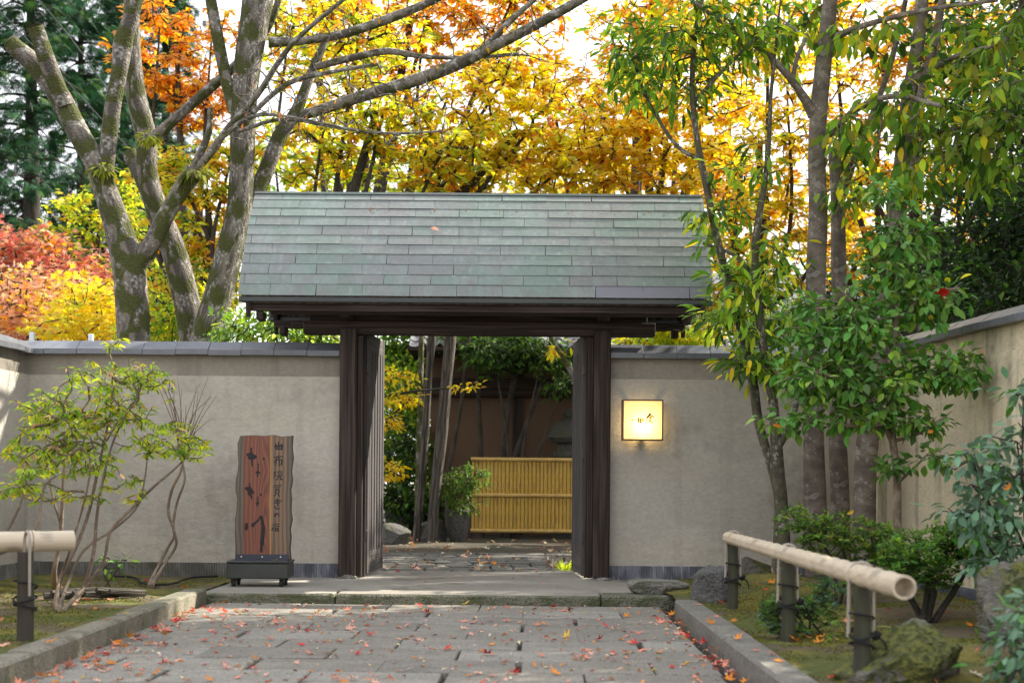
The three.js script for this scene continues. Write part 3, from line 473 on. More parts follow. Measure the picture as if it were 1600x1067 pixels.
// ---------------------------------------------------------------- the lit lamp box on the wall
{
  const c = W(1005, 656, 0.165), s = thing('wall_lamp', 'square glowing lamp box with brushed characters, mounted on the plastered wall', 'lamp', V(c.x, c.y, -0.02)), r = rng(403), A = 0.36, D = 0.135, z0 = 0.036;
  const fm = std({ roughness: 0.6, map: woodTex(460, [0.12, 0.075, 0.04], [0.06, 0.04, 0.025]) });
  for (const k of [-1, 1]) { part('frame_side', cbox(0.013, A, D, 0.002, 0, r), fm, s, V(k * (A / 2 - 0.0065), 0, z0 + D / 2)); part('frame_rail', cbox(A - 0.028, 0.013, D, 0.002, 0, r), fm, s, V(0, k * (A / 2 - 0.0065), z0 + D / 2)); }
  for (const [x, y] of [[-0.1, 0.12], [0.1, 0.12], [0, -0.12]]) part('spacer', cbox(0.03, 0.02, 0.06, 0.002, 0, r), M.metalDark, s, V(x, y, 0.028));
  part('mounting_bar', cbox(A - 0.03, 0.02, 0.012, 0.002, 0, r), M.metalDark, s, V(0, 0.12, z0 + 0.014));
  const cv = document.createElement('canvas'); cv.width = cv.height = 512; const x = cv.getContext('2d'); x.fillStyle = '#fff6df'; x.fillRect(0, 0, 512, 512);
  x.strokeStyle = x.fillStyle = '#0c0801'; x.lineCap = x.lineJoin = 'round'; x.setTransform(0.928, 0, 0, 0.928, -281, -281);      // strokes in zoomed-photo pixels
  const b = (w, ...p) => brush(x, 1.9, w, ...p);
  b(8, 415, 578, 430, 576, 446, 578); b(5, 462, 576, 484, 574); b(11, 514, 558, 512, 584, 512, 610); b(8, 516, 558, 548, 552, 580, 560); b(10, 582, 560, 586, 586, 578, 606); b(7, 518, 582, 548, 580, 576, 582); b(9, 546, 560, 548, 588, 548, 606); b(9, 532, 612, 548, 610, 562, 610);
  b(5, 606, 584, 622, 578, 640, 572); b(7, 634, 590, 632, 606, 628, 618); b(14, 684, 490, 668, 516, 638, 548); b(7, 684, 496, 706, 518, 740, 540); b(7, 676, 534, 694, 530, 708, 534); b(6, 672, 552, 690, 546, 702, 548); b(8, 684, 556, 678, 584, 664, 618); b(6, 686, 570, 700, 566, 706, 580, 692, 592); b(8, 690, 592, 702, 612, 718, 616); b(5, 718, 616, 718, 608);
  const tx = new THREE.CanvasTexture(cv); tx.colorSpace = THREE.SRGBColorSpace;
  const pg = new THREE.PlaneGeometry(A - 0.026, A - 0.026);
  part('glowing_panel', pg, new THREE.MeshPhysicalMaterial({ color: lin(1, 0.9, 0.62), map: tx, roughness: 1, transmission: 0.65, thickness: 0, side: THREE.DoubleSide, emissive: lin(0.42, 0.31, 0.15), emissiveMap: tx }), s, V(0, 0, z0 + D - 0.006));
  const bulb = part('bulb', new THREE.SphereGeometry(0.018, 12, 8), std({ color: 0xffffff, emissive: lin(4, 2.8, 1.3) }), s, V(0, -0.045, z0 + 0.035));
  const pl = new THREE.PointLight(lin(1, 0.72, 0.32), 0.135); pl.castShadow = true; pl.position.copy(bulb.position); s.add(pl); pl.name = 'lamp_bulb';
  RectAreaLightUniformsLib.init(); const ra = new THREE.RectAreaLight(lin(1, 0.78, 0.42), 0.35, A - 0.03, A - 0.03); ra.position.set(0, 0, z0 + D + 0.012); ra.rotation.y = Math.PI; ra.name = 'lamp_face'; s.add(ra);
}
// ---------------------------------------------------------------- bamboo railings
function culm(L, r0, r1, seed, open) {        // a bamboo culm along +y with ridged joints
  const r = rng(seed), pts = []; let y = 0.05 + r() * 0.08; const nodes = []; while (y < L - 0.04) { nodes.push(y); y += rr(r, 0.17, 0.23); }
  const R = (q) => r0 + (r1 - r0) * q / L, prof2 = [[0, R(0)]];
  for (const n of nodes) { const k = R(n); prof2.push([n - 0.07, k * 0.965], [n - 0.02, k * 0.98], [n - 0.008, k * 1.06], [n - 0.003, k * 1.03], [n, k * 0.93], [n + 0.003, k * 1.04], [n + 0.008, k * 1.07], [n + 0.022, k * 1.0], [n + 0.06, k * 0.965]); }
  prof2.push([L, R(L)]);
  const v = prof2.filter(([q], i, a) => q >= 0 && q <= L && (!i || q > a[i - 1][0] + 1e-4)).map(([q, k]) => new THREE.Vector2(k, q));
  v.unshift(new THREE.Vector2(open ? R(0) * 0.8 : 0.001, 0)); v.push(new THREE.Vector2(open ? R(L) * 0.8 : 0.001, L));
  const g = new THREE.LatheGeometry(v, 28), p = g.attributes.position, uv = g.attributes.uv; for (let i = 0; i < p.count; i++) uv.setXY(i, uv.getX(i) * 0.35, p.getY(i)); return toCreasedNormals(g, 0.7);
}
M.nodeScar = std({ roughness: 0.9, color: lin(0.2, 0.145, 0.095) });
function railing(label, a, b, r0, r1, posts, seed) {
  const s = thing('bamboo_railing', label, 'railing', V(posts[0].x, posts[0].y, posts[0].z), 'bamboo railings beside the path'), o = s.position, d = b.clone().sub(a), L = d.length(), r = rng(seed);
  const q = new THREE.Quaternion().setFromUnitVectors(V(0, 1, 0), d.clone().normalize());
  const rail = part('rail', culm(L, r0, r1, seed, true), M.bambooPale, s, a.clone().sub(o)); rail.quaternion.copy(q);
  { const q = rng(seed); let y = 0.05 + q() * 0.08, ring = new THREE.TorusGeometry(1, 0.022, 5, 26); ring.rotateX(Math.PI / 2); while (y < L - 0.04) { const k = (r0 + (r1 - r0) * y / L) * 1.0, m = part('node_ring', ring, M.nodeScar, rail, V(0, y, 0)); m.scale.set(k, 0.06, k); y += rr(q, 0.17, 0.23); } }
  const ri = r1 * 0.8, hg = new THREE.LatheGeometry([[0.001, -0.09], [ri * 0.97, -0.085], [ri, -0.02], [ri * 1.0, 0.0]].map(([x, y]) => new THREE.Vector2(x, y)), 24); part('hollow_end', hg, M.bambooPale, rail, V(0, L, 0));
  const hg2 = hg.clone(); hg2.scale(r0 / r1, -1, r0 / r1); part('hollow_end', hg2, M.bambooPale, rail, V(0, 0, 0));
  for (const pp of posts) {
    const t = pp.clone().sub(a).dot(d) / (L * L), c = a.clone().addScaledVector(d, t), rad = r0 + (r1 - r0) * t, h = c.y - rad - pp.y + 0.012, loc = pp.clone().sub(o), pr = pp.r ?? 0.044;
    const post = part('post', tube([{ p: V(0, -0.1, 0), r: pr * 1.02 }, { p: V(0.003, h * 0.5, 0), r: pr }, { p: V(0, h, 0), r: pr * 0.97 }], 14, { bump: 0.02, seed: seed + 3 }), M.postBark, s, loc);
    // a split-bamboo strip bent over the rail, its two ends tied down along the post
    const side = d.clone().setY(0).normalize().cross(V(0, 1, 0)).normalize(), along = d.clone().setY(0).normalize(), hoop = [], off = rr(r, -0.01, 0.01);
    for (let i = 0; i <= 20; i++) { const f = i / 20; let x, y; const hang = 0.27; if (f < 0.32) { x = -(rad + 0.006) + (pr + 0.014 - rad) * -(1 - f / 0.32) * 0.6; y = -hang * (1 - f / 0.32); } else if (f > 0.68) { x = (rad + 0.006) - (rad - pr - 0.014) * ((f - 0.68) / 0.32) * 0.6; y = -hang * (f - 0.68) / 0.32; } else { const an = Math.PI * (1 - (f - 0.32) / 0.36); x = Math.cos(an) * (rad + 0.006); y = Math.sin(an) * (rad + 0.006); } hoop.push({ p: side.clone().multiplyScalar(x).addScaledVector(V(0, 1, 0), y + c.y - pp.y).addScaledVector(along, off), r: 0.0085 }); }
    part('bamboo_strap', tube(hoop, 6, { sub: 1, cat: true }), M.bambooStrip, post);
    const turns = []; for (let i = 0; i <= 60; i++) { const f = i / 60, an = f * Math.PI * 7.6, rd = pr + 0.016; turns.push({ p: V(Math.cos(an) * rd, h * 0.5 + 0.05 * Math.sin(f * 9) + (f - 0.5) * 0.12, Math.sin(an) * rd), r: 0.0055 }); }
    part('rope_binding', tube(turns, 5, { sub: 2 }), M.rope, post);
    part('rope_knot', rock(0.06, 0.045, 0.05, seed + 9, 2, 0.3), M.rope, post, side.clone().multiplyScalar(-(pr + 0.03)).setY(h * 0.5));
    const tail = [{ p: side.clone().multiplyScalar(-(pr + 0.03)).setY(h * 0.5), r: 0.005 }, { p: side.clone().multiplyScalar(-(pr + 0.06)).setY(h * 0.5 - 0.03).addScaledVector(along, 0.02), r: 0.005 }, { p: side.clone().multiplyScalar(-(pr + 0.075)).setY(h * 0.5 - 0.08), r: 0.004 }];
    part('rope_tail', tube(tail, 5), M.rope, post);
  }
  return s;
}
{
  const P = [[1145, 950], [1231, 998], [1346, 1064]].map(([x, y]) => { const g = G(x, y, 0.1); g.y = 0.07; return g; });
  P[0].r = 0.036; P[1].r = 0.038; P[2].r = 0.036;
  railing('pale bamboo rail on three mossy posts beside the camellia bed', V(1.475, 0.575, 2.92), V(1.505, 0.556, 7.12), 0.039, 0.047, P, 407);
  const q = G(38, 1000, 0.1); q.y = 0.07; q.r = 0.043;
  railing('pale bamboo rail lashed to a post under the yellowing shrub', V(-4.3, 0.6, 5.95), V(-2.395, 0.605, 4.82), 0.062, 0.056, [q, V(-4.05, 0.07, 5.8)], 411);
}
// ---------------------------------------------------------------- stones, sticks, cable
function stone(name, label, px, py, y, w, h, d, mat, seed, turn = 0, sink = 0.3, o = {}) { const c = G(px, py, y); const s = thing(name, label, o.cat ?? 'rock', V(c.x, y, c.z - d * 0.35)); s.rotation.y = turn; part('stone', rock(w, h, d, seed, o.detail ?? 22, o.rough ?? 0.25, o.flat ?? 0), mat, s, V(0, h * (0.5 - sink), 0)); return s; }
stone('flat_stone', 'flat round stone lying on the platform below the lit lamp', 1031, 930, Y_PLAT, 0.46, 0.2, 0.34, M.rockGrey, 421, 0.1, 0.15, { flat: 0.38, rough: 0.15 });
stone('dark_rock', 'dark pointed rock at the platform corner beside the first railing post', 1116, 953, 0.06, 0.28, 0.5, 0.34, M.rockDark, 423, 0.5, 0.3);
stone('mossy_boulder', 'low moss covered boulder in front of the dark leaved bush', 1425, 1085, 0.05, 0.62, 0.46, 0.5, M.rockMoss, 425, 0.4, 0.34, { rough: 0.32 });
stone('mossy_boulder', 'tall lichen and moss grown boulder against the sand coloured wall', 1618, 1040, 0.06, 0.48, 0.86, 0.5, M.rockMoss, 427, 0.9, 0.32, { rough: 0.4 });
stone('mossy_boulder', 'small moss mound beneath the wall next to the thin spotted stems', 1178, 905, 0.1, 0.6, 0.34, 0.5, M.rockMoss, 429, 0.2, 0.4, { rough: 0.12 });
{
  const s = thing('stick_pile', 'row of short bark covered sticks laid on the moss', 'sticks', G(150, 932, 0.1)), r = rng(431);
  for (let i = 0; i < 11; i++) { const t = part('stick', tube([{ p: V(-0.14, 0, 0), r: rr(r, 0.017, 0.026) }, { p: V(0, rr(r, -0.004, 0.004), 0), r: 0.022 }, { p: V(0.15, 0, 0), r: rr(r, 0.015, 0.024) }], 8, { seed: i, bump: 0.06 }), M.barkFurrow, s, V(-0.2 + i * 0.042 + rr(r, -0.01, 0.01), 0.02 + (i % 3) * 0.012, 0.12 - i * 0.012)); t.rotation.y = 0.75 + rr(r, -0.25, 0.25); t.rotation.z = rr(r, -0.12, 0.06); }
  const stub = thing('cut_stump', 'small pale sawn stump beside the railing post on the moss', 'stump', V(-2.83, 0.08, 5.05)); part('stump', tube([{ p: V(0, -0.05, 0), r: 0.03 }, { p: V(0, 0.09, 0), r: 0.028 }], 12), M.barkTan, stub); const cg = new THREE.CircleGeometry(0.0275, 14); cg.rotateX(-Math.PI / 2); part('cut_face', cg, M.cutWood, stub, V(0, 0.0925, 0));
  const cable = tube([[172, 903], [205, 904], [230, 916], [262, 916], [300, 905], [340, 903]].map(([x, y]) => { const p = G(x, y, 0.1); p.y = 0.115; return { p, r: 0.009 }; }), 6); const cm = new THREE.Mesh(cable, M.rope); cm.name = 'cable'; cm.castShadow = true; tag(cm, 'black cable lying along the foot of the plastered wall', 'cable'); scene.add(cm);
}
// ---------------------------------------------------------------- courtyard: bamboo screen, pot, lantern, house
const ZS = -9;
{
  const x0 = W(736, 720, ZS).x, x1 = 1.75, y0 = 0.16, y1 = W(800, 718, ZS).y, s = thing('bamboo_screen', 'golden bamboo screen fence standing in the courtyard', 'fence', V(x0, 0.05, ZS)), r = rng(441);
  const slat = [0, 1, 2].map((k) => culm(y1 - y0, 0.029, 0.029, 445 + k, false));
  let k = 0; for (let x = 0.03; x < x1 - x0; x += 0.0585, k++) { const t = part('bamboo_slat', slat[k % 3], M.bambooGold, s, V(x, y0 - 0.05, rr(r, -0.003, 0.003))); t.rotation.y = r() * 6; }
  for (const y of [y0 + 0.02, W(800, 774, ZS).y, y1]) { const g = culm(x1 - x0, 0.03, 0.03, 449, false); g.rotateZ(-Math.PI / 2); part('cross_rail', g, M.bambooGoldPale, s, V(0, y - 0.05, 0.04)); }
  part('end_post', tube([{ p: V(0, -0.1, 0), r: 0.04 }, { p: V(0, y1 - 0.05, 0), r: 0.04 }], 10), M.wood, s, V(-0.02, 0, 0));
}
{
  const p = G(716, 846, 0.06), s = thing('plant_pot', 'dark tapered plant pot standing left of the bamboo screen', 'pot', V(p.x, 0.05, p.z));
  part('pot', new THREE.LatheGeometry([[0.001, 0], [0.12, 0], [0.185, 0.42], [0.2, 0.43], [0.2, 0.47], [0.17, 0.47], [0.165, 0.4], [0.001, 0.39]].map(([x, y]) => new THREE.Vector2(x, y)), 28), M.rockDark, s);
}
{
  const c = W(888, 690, -9.9), s = thing('stone_lantern', 'broad roofed grey stone lantern behind the bamboo screen', 'lantern', V(c.x, 0.05, -9.9)), y = c.y - 0.05;
  const hex = (a, n = 6) => { const g = new THREE.LatheGeometry(a.map(([x, q]) => new THREE.Vector2(x, q)), n); return boxUV(toCreasedNormals(g, 0.5)); };
  part('pedestal', hex([[0.001, 0], [0.3, 0], [0.28, 0.15], [0.16, 0.25], [0.14, y - 0.35], [0.24, y - 0.24], [0.24, y - 0.16], [0.001, y - 0.16]], 12), M.rockDark, s);
  part('light_chamber', hex([[0.001, y - 0.16], [0.2, y - 0.16], [0.2, y + 0.06], [0.001, y + 0.06]]), M.rockDark, s);
  part('cap', hex([[0.001, y + 0.0], [0.3, y - 0.02], [0.38, y + 0.06], [0.33, y + 0.2], [0.2, y + 0.33], [0.08, y + 0.38], [0.001, y + 0.4]]), M.rockDark, s);
  part('finial', hex([[0.001, y + 0.37], [0.07, y + 0.39], [0.09, y + 0.45], [0.03, y + 0.52], [0.001, y + 0.53]], 12), M.rockDark, s);
}
stone('garden_rock', 'squared grey stone at the edge of the courtyard paving', 612, 850, 0.06, 0.55, 0.36, 0.4, M.rockDark, 461, 0, 0.2, { rough: 0.1 });
stone('garden_rock', 'mossy round rock behind the squared courtyard stone', 628, 835, 0.06, 0.6, 0.7, 0.5, M.rockDark, 463, 0.3, 0.2);
stone('garden_rock', 'dark rock at the foot of the furrowed courtyard trunks', 672, 846, 0.06, 0.5, 0.5, 0.4, M.rockDark, 467, 0.3, 0.3);
{
  const s = thing('tiled_house', 'brown walled house with a grey curved-tile roof behind the bamboo screen', 'house', V(0, 0.04, -10.6)), r = rng(471);
  const brown = std({ roughness: 0.95, bumpMap: plasterBump, bumpScale: 0.003, map: tex(256, 256, (u, v) => mix3([0.16, 0.098, 0.06], [0.125, 0.078, 0.05], fb(u, v, 4, 4, 4, 473)), true, [0.4, 0.4]) });
  const xl = W(692, 600, -10.6).x;
  part('wall_panel', boxUV(new THREE.BoxGeometry(0 - xl, 3.1, 0.2)), brown, s, V(xl / 2, 1.55, -0.1));
  part('wall_panel', boxUV(new THREE.BoxGeometry(6.5, 3.1, 0.2)), brown, s, V(0.17 + 3.25, 1.55, -0.1));
  part('side_wall', boxUV(new THREE.BoxGeometry(0.2, 3.1, 7)), brown, s, V(xl - 0.1, 1.55, -3.5));
  part('rear_wall', boxUV(new THREE.BoxGeometry(7.8, 3.1, 0.2)), brown, s, V(xl + 3.9, 1.55, -7.1));
  part('side_wall', boxUV(new THREE.BoxGeometry(0.2, 3.1, 7)), brown, s, V(6.6, 1.55, -3.5));
  for (const [x, w] of [[0.085, 0.17], [2.6, 0.15], [5, 0.15]]) part('column', cbox(w, 3.1, 0.24, 0.006, 0, r), M.woodDark, s, V(x, 1.55, -0.06));
  part('eave_beam', cbox(8.4, 0.3, 0.2, 0.006, 0, r, undefined, true), M.woodDark, s, V(xl + 3.9, 2.42, 0.08));
  part('eave_soffit', cbox(9.2, 0.06, 1.3, 0.006, 0, r, undefined, true), M.woodDark, s, V(xl + 4.1, 2.95, 0.55));
  // curved roof tiles, one by one near the eave; a plain sheet carries the slope above
  const TW = 0.265, TD = 0.25, wave = []; for (let i = 0; i <= 10; i++) { const u = i / 10; wave.push([u * TW, u < 0.62 ? -0.032 * Math.sin(u / 0.62 * Math.PI) : 0.04 * Math.sin((u - 0.62) / 0.38 * Math.PI)]); }
  const tg = boxUV(toCreasedNormals((() => { const g = extr([...wave, ...wave.map(([x, y]) => [x, y - 0.022]).reverse()], TD + 0.04); g.translate(0, 0, -TD / 2); return g; })(), 0.7));
  const roofG = new THREE.Group(), a = 0.46; roofG.name = 'roof'; roofG.position.set(-1.62, 3.02, 1.12); roofG.rotation.x = a; s.add(roofG);
  const tm = [0.10, 0.13, 0.16].map((v, i) => std({ roughness: 0.38, bumpMap: roughBump, bumpScale: 0.002, color: lin(v, v, v * 1.06) }));
  for (let j = 0; j < 9; j++) for (let i = 0; i < 32; i++) { const t = part('roof_tile', tg, tm[Math.floor(r() * 3)], roofG, V(i * TW, j * 0.003, -TD / 2 - j * TD)); t.rotation.x = -0.05 + rr(r, -0.012, 0.012); t.rotation.z = rr(r, -0.01, 0.01); }
  const dk = boxUV(new THREE.BoxGeometry(8.5, 0.05, 3.6)); part('roof_deck', dk, M.woodDark, roofG, V(4.24, -0.085, -1.8));
  const up = boxUV(new THREE.BoxGeometry(8.5, 0.06, 1.34)); part('upper_roof', up, tm[1], roofG, V(4.24, 0.0, -2.93));
  const rb = boxUV(new THREE.BoxGeometry(8.5, 0.05, 5.2)); const rs = part('rear_roof', rb, tm[1], s, V(2.62, 3.46, -4.43)); rs.rotation.x = -0.46;
}
{ // wires strung across the sky at the left
  for (const [a, m, b, z, rad] of [[[20, -42], [100, 48], [180, 158], -15, 0.012], [[-30, -12], [70, 92], [215, 248], -15, 0.012], [[-40, 436], [60, 432], [210, 430], -17, 0.011], [[-40, 446], [60, 447], [210, 449], -17, 0.009]]) {
    const w = new THREE.Mesh(tube([a, m, b].map(([x, y]) => ({ p: W(x, y, z), r: rad })), 5, { sub: 8 }), M.rubber); w.name = numbered('overhead_wire'); w.castShadow = true; tag(w, z === -15 ? 'overhead wire slanting across the dark conifers' : 'level overhead wire in front of the red maples', 'wire', z === -15 ? 'slanting overhead wires' : 'level overhead wires'); scene.add(w);
  }
  for (const [x, y] of [[49, 528], [141, 531]]) { const t = thing('marker_post', 'small white post standing just behind the tiled wall cap', 'post', W(x, 560, -0.9), 'white posts behind the wall'); const h = W(x, y - 9, -0.9).y - t.position.y; part('post', cbox(0.045, h, 0.045, 0.006), std({ color: lin(0.6, 0.62, 0.66) }), t, V(0, h / 2, 0)); const low = t.position.y; part('post_foot', cbox(0.05, low, 0.05, 0.004), M.metalDark, t, V(0, -low / 2, 0)); }
}
// ---------------------------------------------------------------- plants
// a leaf lies along +z from its stalk, upper side +y; len 1
function leafGeo(w, fold = 0.12, curl = 0.15, fine = true) {
  const st = fine ? [[0, 0.03], [0.22, 0.72], [0.5, 1], [0.78, 0.62], [1, 0.02]] : [[0, 0.03], [0.45, 1], [1, 0.03]], pos = [], idx = [], nor = [];
  st.forEach(([t, k]) => { const y = -curl * t * t, x = w / 2 * k; pos.push(-x, y + fold * x * 2, t, 0, y, t, x, y + fold * x * 2, t); });
  for (let i = 0; i < st.length - 1; i++) { const a = i * 3; for (const b of [0, 1]) idx.push(a + b, a + b + 3, a + b + 1, a + b + 1, a + b + 3, a + b + 4); }
  const g = new THREE.BufferGeometry(); g.setAttribute('position', new THREE.Float32BufferAttribute(pos, 3)); g.setIndex(idx); g.computeVertexNormals(); return g;
}
const LG = { oval: leafGeo(0.42, 0.14, 0.18), wide: leafGeo(0.56, 0.16, 0.16), lance: leafGeo(0.28, 0.14, 0.22), far: leafGeo(0.5, 0.18, 0.15, false), farLance: leafGeo(0.3, 0.15, 0.2, false) };
const leafRay = (() => { // one finger of a five-fingered maple spray, and a cedar frond, both simple
  const mk = (angs, len, w) => { const gs = angs.map((a, i) => { const g = leafGeo(w, 0.1, 0.12, false); g.scale(len[i], 1, len[i]); g.rotateY(a); return g; }); return merge(gs.map((g) => { g = g.toNonIndexed(); g.setAttribute('uv', new THREE.Float32BufferAttribute(new Float32Array(g.attributes.position.count * 2), 2)); return g; })); };
  return { maple: mk([-1.5, -0.75, 0, 0.75, 1.5], [0.6, 0.9, 1, 0.9, 0.6], 0.32), frond: mk([-0.8, -0.5, -0.25, 0, 0.25, 0.5, 0.8], [0.6, 0.8, 0.95, 1, 0.95, 0.8, 0.6], 0.085) };
})();
class Bag {
  constructor() { this.m = []; this.c = []; }
  add(p, dir, up, s, col) { const z = dir.clone().normalize(), x = up.clone().cross(z); if (x.lengthSq() < 1e-6) x.set(1, 0, 0); x.normalize(); const y = z.clone().cross(x); this.m.push(new THREE.Matrix4().makeBasis(x.multiplyScalar(s), y.multiplyScalar(s), z.multiplyScalar(s)).setPosition(p)); this.c.push(col); }
  build(name, geo, mat, parent) { const o = new THREE.InstancedMesh(geo, mat, this.m.length); this.m.forEach((m, i) => { o.setMatrixAt(i, m); o.setColorAt(i, lin(...this.c[i])); }); o.name = name; o.castShadow = o.receiveShadow = true; parent.add(o); return stuff(o); }
}
const randDir = (r) => { const z = 2 * r() - 1, a = r() * 6.283, q = Math.sqrt(1 - z * z); return V(q * Math.cos(a), z, q * Math.sin(a)); };
// colours of leaves, as they are when held in the hand
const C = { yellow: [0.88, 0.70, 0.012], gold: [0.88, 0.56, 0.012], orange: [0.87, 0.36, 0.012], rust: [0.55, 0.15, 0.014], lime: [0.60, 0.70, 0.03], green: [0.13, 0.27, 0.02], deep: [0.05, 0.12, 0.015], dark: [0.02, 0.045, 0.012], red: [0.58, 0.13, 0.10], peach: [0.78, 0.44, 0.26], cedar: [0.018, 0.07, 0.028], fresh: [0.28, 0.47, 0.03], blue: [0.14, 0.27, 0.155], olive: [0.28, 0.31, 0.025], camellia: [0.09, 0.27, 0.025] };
const pal = (...w) => { const tot = w.reduce((s, [, k]) => s + k, 0); return (r) => { let t = r() * tot; for (const [c, k] of w) { t -= k; if (t <= 0) return c; } return w[0][0]; }; };
const jig = (c, r, a = 0.22) => { const k = 1 + a * (r() * 2 - 1), h = 1 + 0.14 * (r() * 2 - 1); return [Math.min(0.88, c[0] * k), Math.min(0.88, c[1] * k * h), c[2] * k]; };
// Clumps of leaves inside blobs [{ c, r, n }] are joined, nearest first, to the limbs they grow from; twigs thicken with what they carry.
function crown(tree, limbs, blobs, o) {
  const r = rng(o.seed), nodes = [], P = [];
  for (const l of limbs) for (let i = 0; i < l.length; i++) { nodes.push({ p: l[i].p, len: 0, up: -1, n: 0, lim: l[i].r }); if (i < l.length - 1) for (const f of [0.33, 0.66]) nodes.push({ p: l[i].p.clone().lerp(l[i + 1].p, f), len: 0, up: -1, n: 0, lim: l[i].r }); }
  const base = nodes.length;
  for (const b of blobs) for (let i = 0; i < b.n * (o.more ?? 1); i++) { const d = randDir(r), k = Math.pow(r(), 0.42); P.push(V(b.c.x + d.x * b.r.x * k, b.c.y + d.y * b.r.y * k, b.c.z + d.z * b.r.z * k)); }
  const dist = P.map((p) => { let m = 1e9; for (let i = 0; i < base; i++) m = Math.min(m, p.distanceToSquared(nodes[i].p)); return m; }), ord = P.map((_, i) => i).sort((a, b) => dist[a] - dist[b]);
  for (const i of ord) {
    const p = P[i]; let best = 0, bc = 1e9; for (let k = 0; k < nodes.length; k++) { const c = p.distanceTo(nodes[k].p) + 0.22 * nodes[k].len; if (c < bc) { bc = c; best = k; } }
    const q = nodes[best], L = p.distanceTo(q.p);
    if (L > 0.9) { const mid = q.p.clone().lerp(p, 0.5).add(randDir(r).multiplyScalar(L * 0.09)); mid.y += L * 0.05; nodes.push({ p: mid, len: q.len + L / 2, up: best, n: 0 }); nodes.push({ p, len: q.len + L, up: nodes.length - 1, n: 1, tip: true }); } else nodes.push({ p, len: q.len + L, up: best, n: 1, tip: true });
  }
  for (let i = nodes.length - 1; i >= base; i--) { const u = nodes[i].up; if (u >= base) nodes[u].n += nodes[i].n; }
  const tw = [], bag = new Bag(), t0 = o.twig ?? 0.0055;
  for (let i = base; i < nodes.length; i++) {
    const a = nodes[nodes[i].up], b = nodes[i], L = a.p.distanceTo(b.p); if (L < 0.01) continue;
    const rad = t0 * Math.pow(Math.max(1, b.n), 0.42), ra = nodes[i].up >= base ? Math.min(t0 * Math.pow(Math.max(1, a.n), 0.42), rad * 1.5) : rad * 1.15;
    const mid = a.p.clone().lerp(b.p, 0.5).add(randDir(r).multiplyScalar(L * 0.07));
    tw.push(tube([{ p: a.p, r: ra }, { p: mid, r: (ra + rad) / 2 }, { p: b.p, r: rad }], o.sides ?? 4, { sub: 1, cap: false, seed: i }));
    if (!b.tip || (o.bare && r() < o.bare)) continue;
    const axis = b.p.clone().sub(a.p).normalize(), base2 = o.pal(r), n = Math.round(o.per * rr(r, 0.6, 1.4)), [sh, sv] = o.spread;
    for (let k = 0; k < n; k++) {
      const f = r(), d = randDir(r), p = b.p.clone().addScaledVector(axis, (f - 0.6) * sh * 0.8).add(V(d.x * sh * r(), d.y * sv * r(), d.z * sh * r()));
      const dir = o.whorl ? d.clone().setY(Math.abs(d.y) * 0.5 - 0.1).add(axis.clone().multiplyScalar(0.3)) : p.clone().sub(b.p).multiplyScalar(1.5 / sh).addScaledVector(axis, 0.6).add(randDir(r).multiplyScalar(0.6)); dir.y -= o.droop ?? 0.3;
      const pp = o.whorl ? b.p.clone().add(V(d.x, d.y, d.z).multiplyScalar(sh * 0.15 * r())).addScaledVector(axis, -sh * 0.8 * Math.pow(r(), 2)) : p;
      const up = V(rr(r, -0.7, 0.7), 1, rr(r, -0.7, 0.7) + (o.face ?? 0)), mixc = r() < (o.mixed ?? 0.35) ? o.pal(r) : base2;
      bag.add(pp, dir, up, rr(r, o.size[0], o.size[1]), jig(mixc, r));
    }
  }
  if (tw.length) part('twigs', merge(tw), o.bark ?? M.twig, tree);
  if (bag.m.length) bag.build(o.name ?? 'crown', o.geo, o.mat, tree);
  return bag.m.length;
}
const PB = (px, py, rx, ry, z, rz, n) => { const s = pxm(z); return { c: W(px, py, z), r: V(rx * s, ry * s, rz), n }; };
// limbs traced on the photograph at a depth: [px, py, width in px, extra depth]
const limb = (pts, z) => pts.map(([x, y, w, dz = 0]) => ({ p: W(x, y, z + dz), r: w / 2 * pxm(z + dz) * 0.86 }));
let leaves = 0;
function plant(name, label, cat, base, limbs, bark, blobs, o, group) {
  const t = thing(name, label, cat, V(0, 0, 0), group); t.position.copy(base); const inv = base.clone().negate(), L = limbs.map((l) => l.map((q) => ({ p: q.p.clone().add(inv), r: q.r }))), B = (blobs ?? []).map((b) => ({ ...b, c: b.c.clone().add(inv) }));
  L.forEach((l, i) => part(i ? 'branch' : 'trunk', tube(l, o.trunkSides ?? (i ? 8 : 12), { sub: 5, bump: o.bump ?? 0.05, seed: (o.seed ?? 1) * 7 + i }), bark, t));
  if (B.length) leaves += crown(t, L, B, { bark, ...o });
  return t;
}
// a tree grown from the ground to its crown: a leaning trunk and a few main limbs towards the blobs
function freeTree(name, label, px, z, w, blobs, o, bark = M.barkDark, group) {
  const r = rng(o.seed * 3 + 1), b0 = W(px, 800, z); b0.y = 0; const top = blobs.reduce((s, b) => s.add(b.c), V(0, 0, 0)).divideScalar(blobs.length), m = 0.55;
  const tr = [{ p: b0, r: w }, { p: b0.clone().add(V(rr(r, -0.12, 0.12), 1.9, 0)), r: w * 0.85 }, { p: b0.clone().add(V((top.x - b0.x) * 0.12, Math.min(3.3, top.y * 0.7), 0)), r: w * 0.78 }];
  const limbs = [[...tr, { p: top, r: w * 0.3 }]];
  for (const b of blobs) { const s = tr[2].p, mid = s.clone().lerp(b.c, 0.5); mid.y -= 0.1 * b.c.distanceTo(s); limbs.push([{ p: s, r: w * 0.42 }, { p: mid.add(randDir(r).multiplyScalar(0.3)), r: w * 0.28 }, { p: b.c, r: w * 0.12 }]); }
  return plant(name, label, 'tree', b0, limbs, bark, blobs, o, group);
}
const AUT = { geo: LG.far, mat: M.leafThin, per: 11, spread: [0.3, 0.2], size: [0.085, 0.155], droop: 0.35, face: 0.5, whorl: true, mixed: 0.25, more: 1.7 };

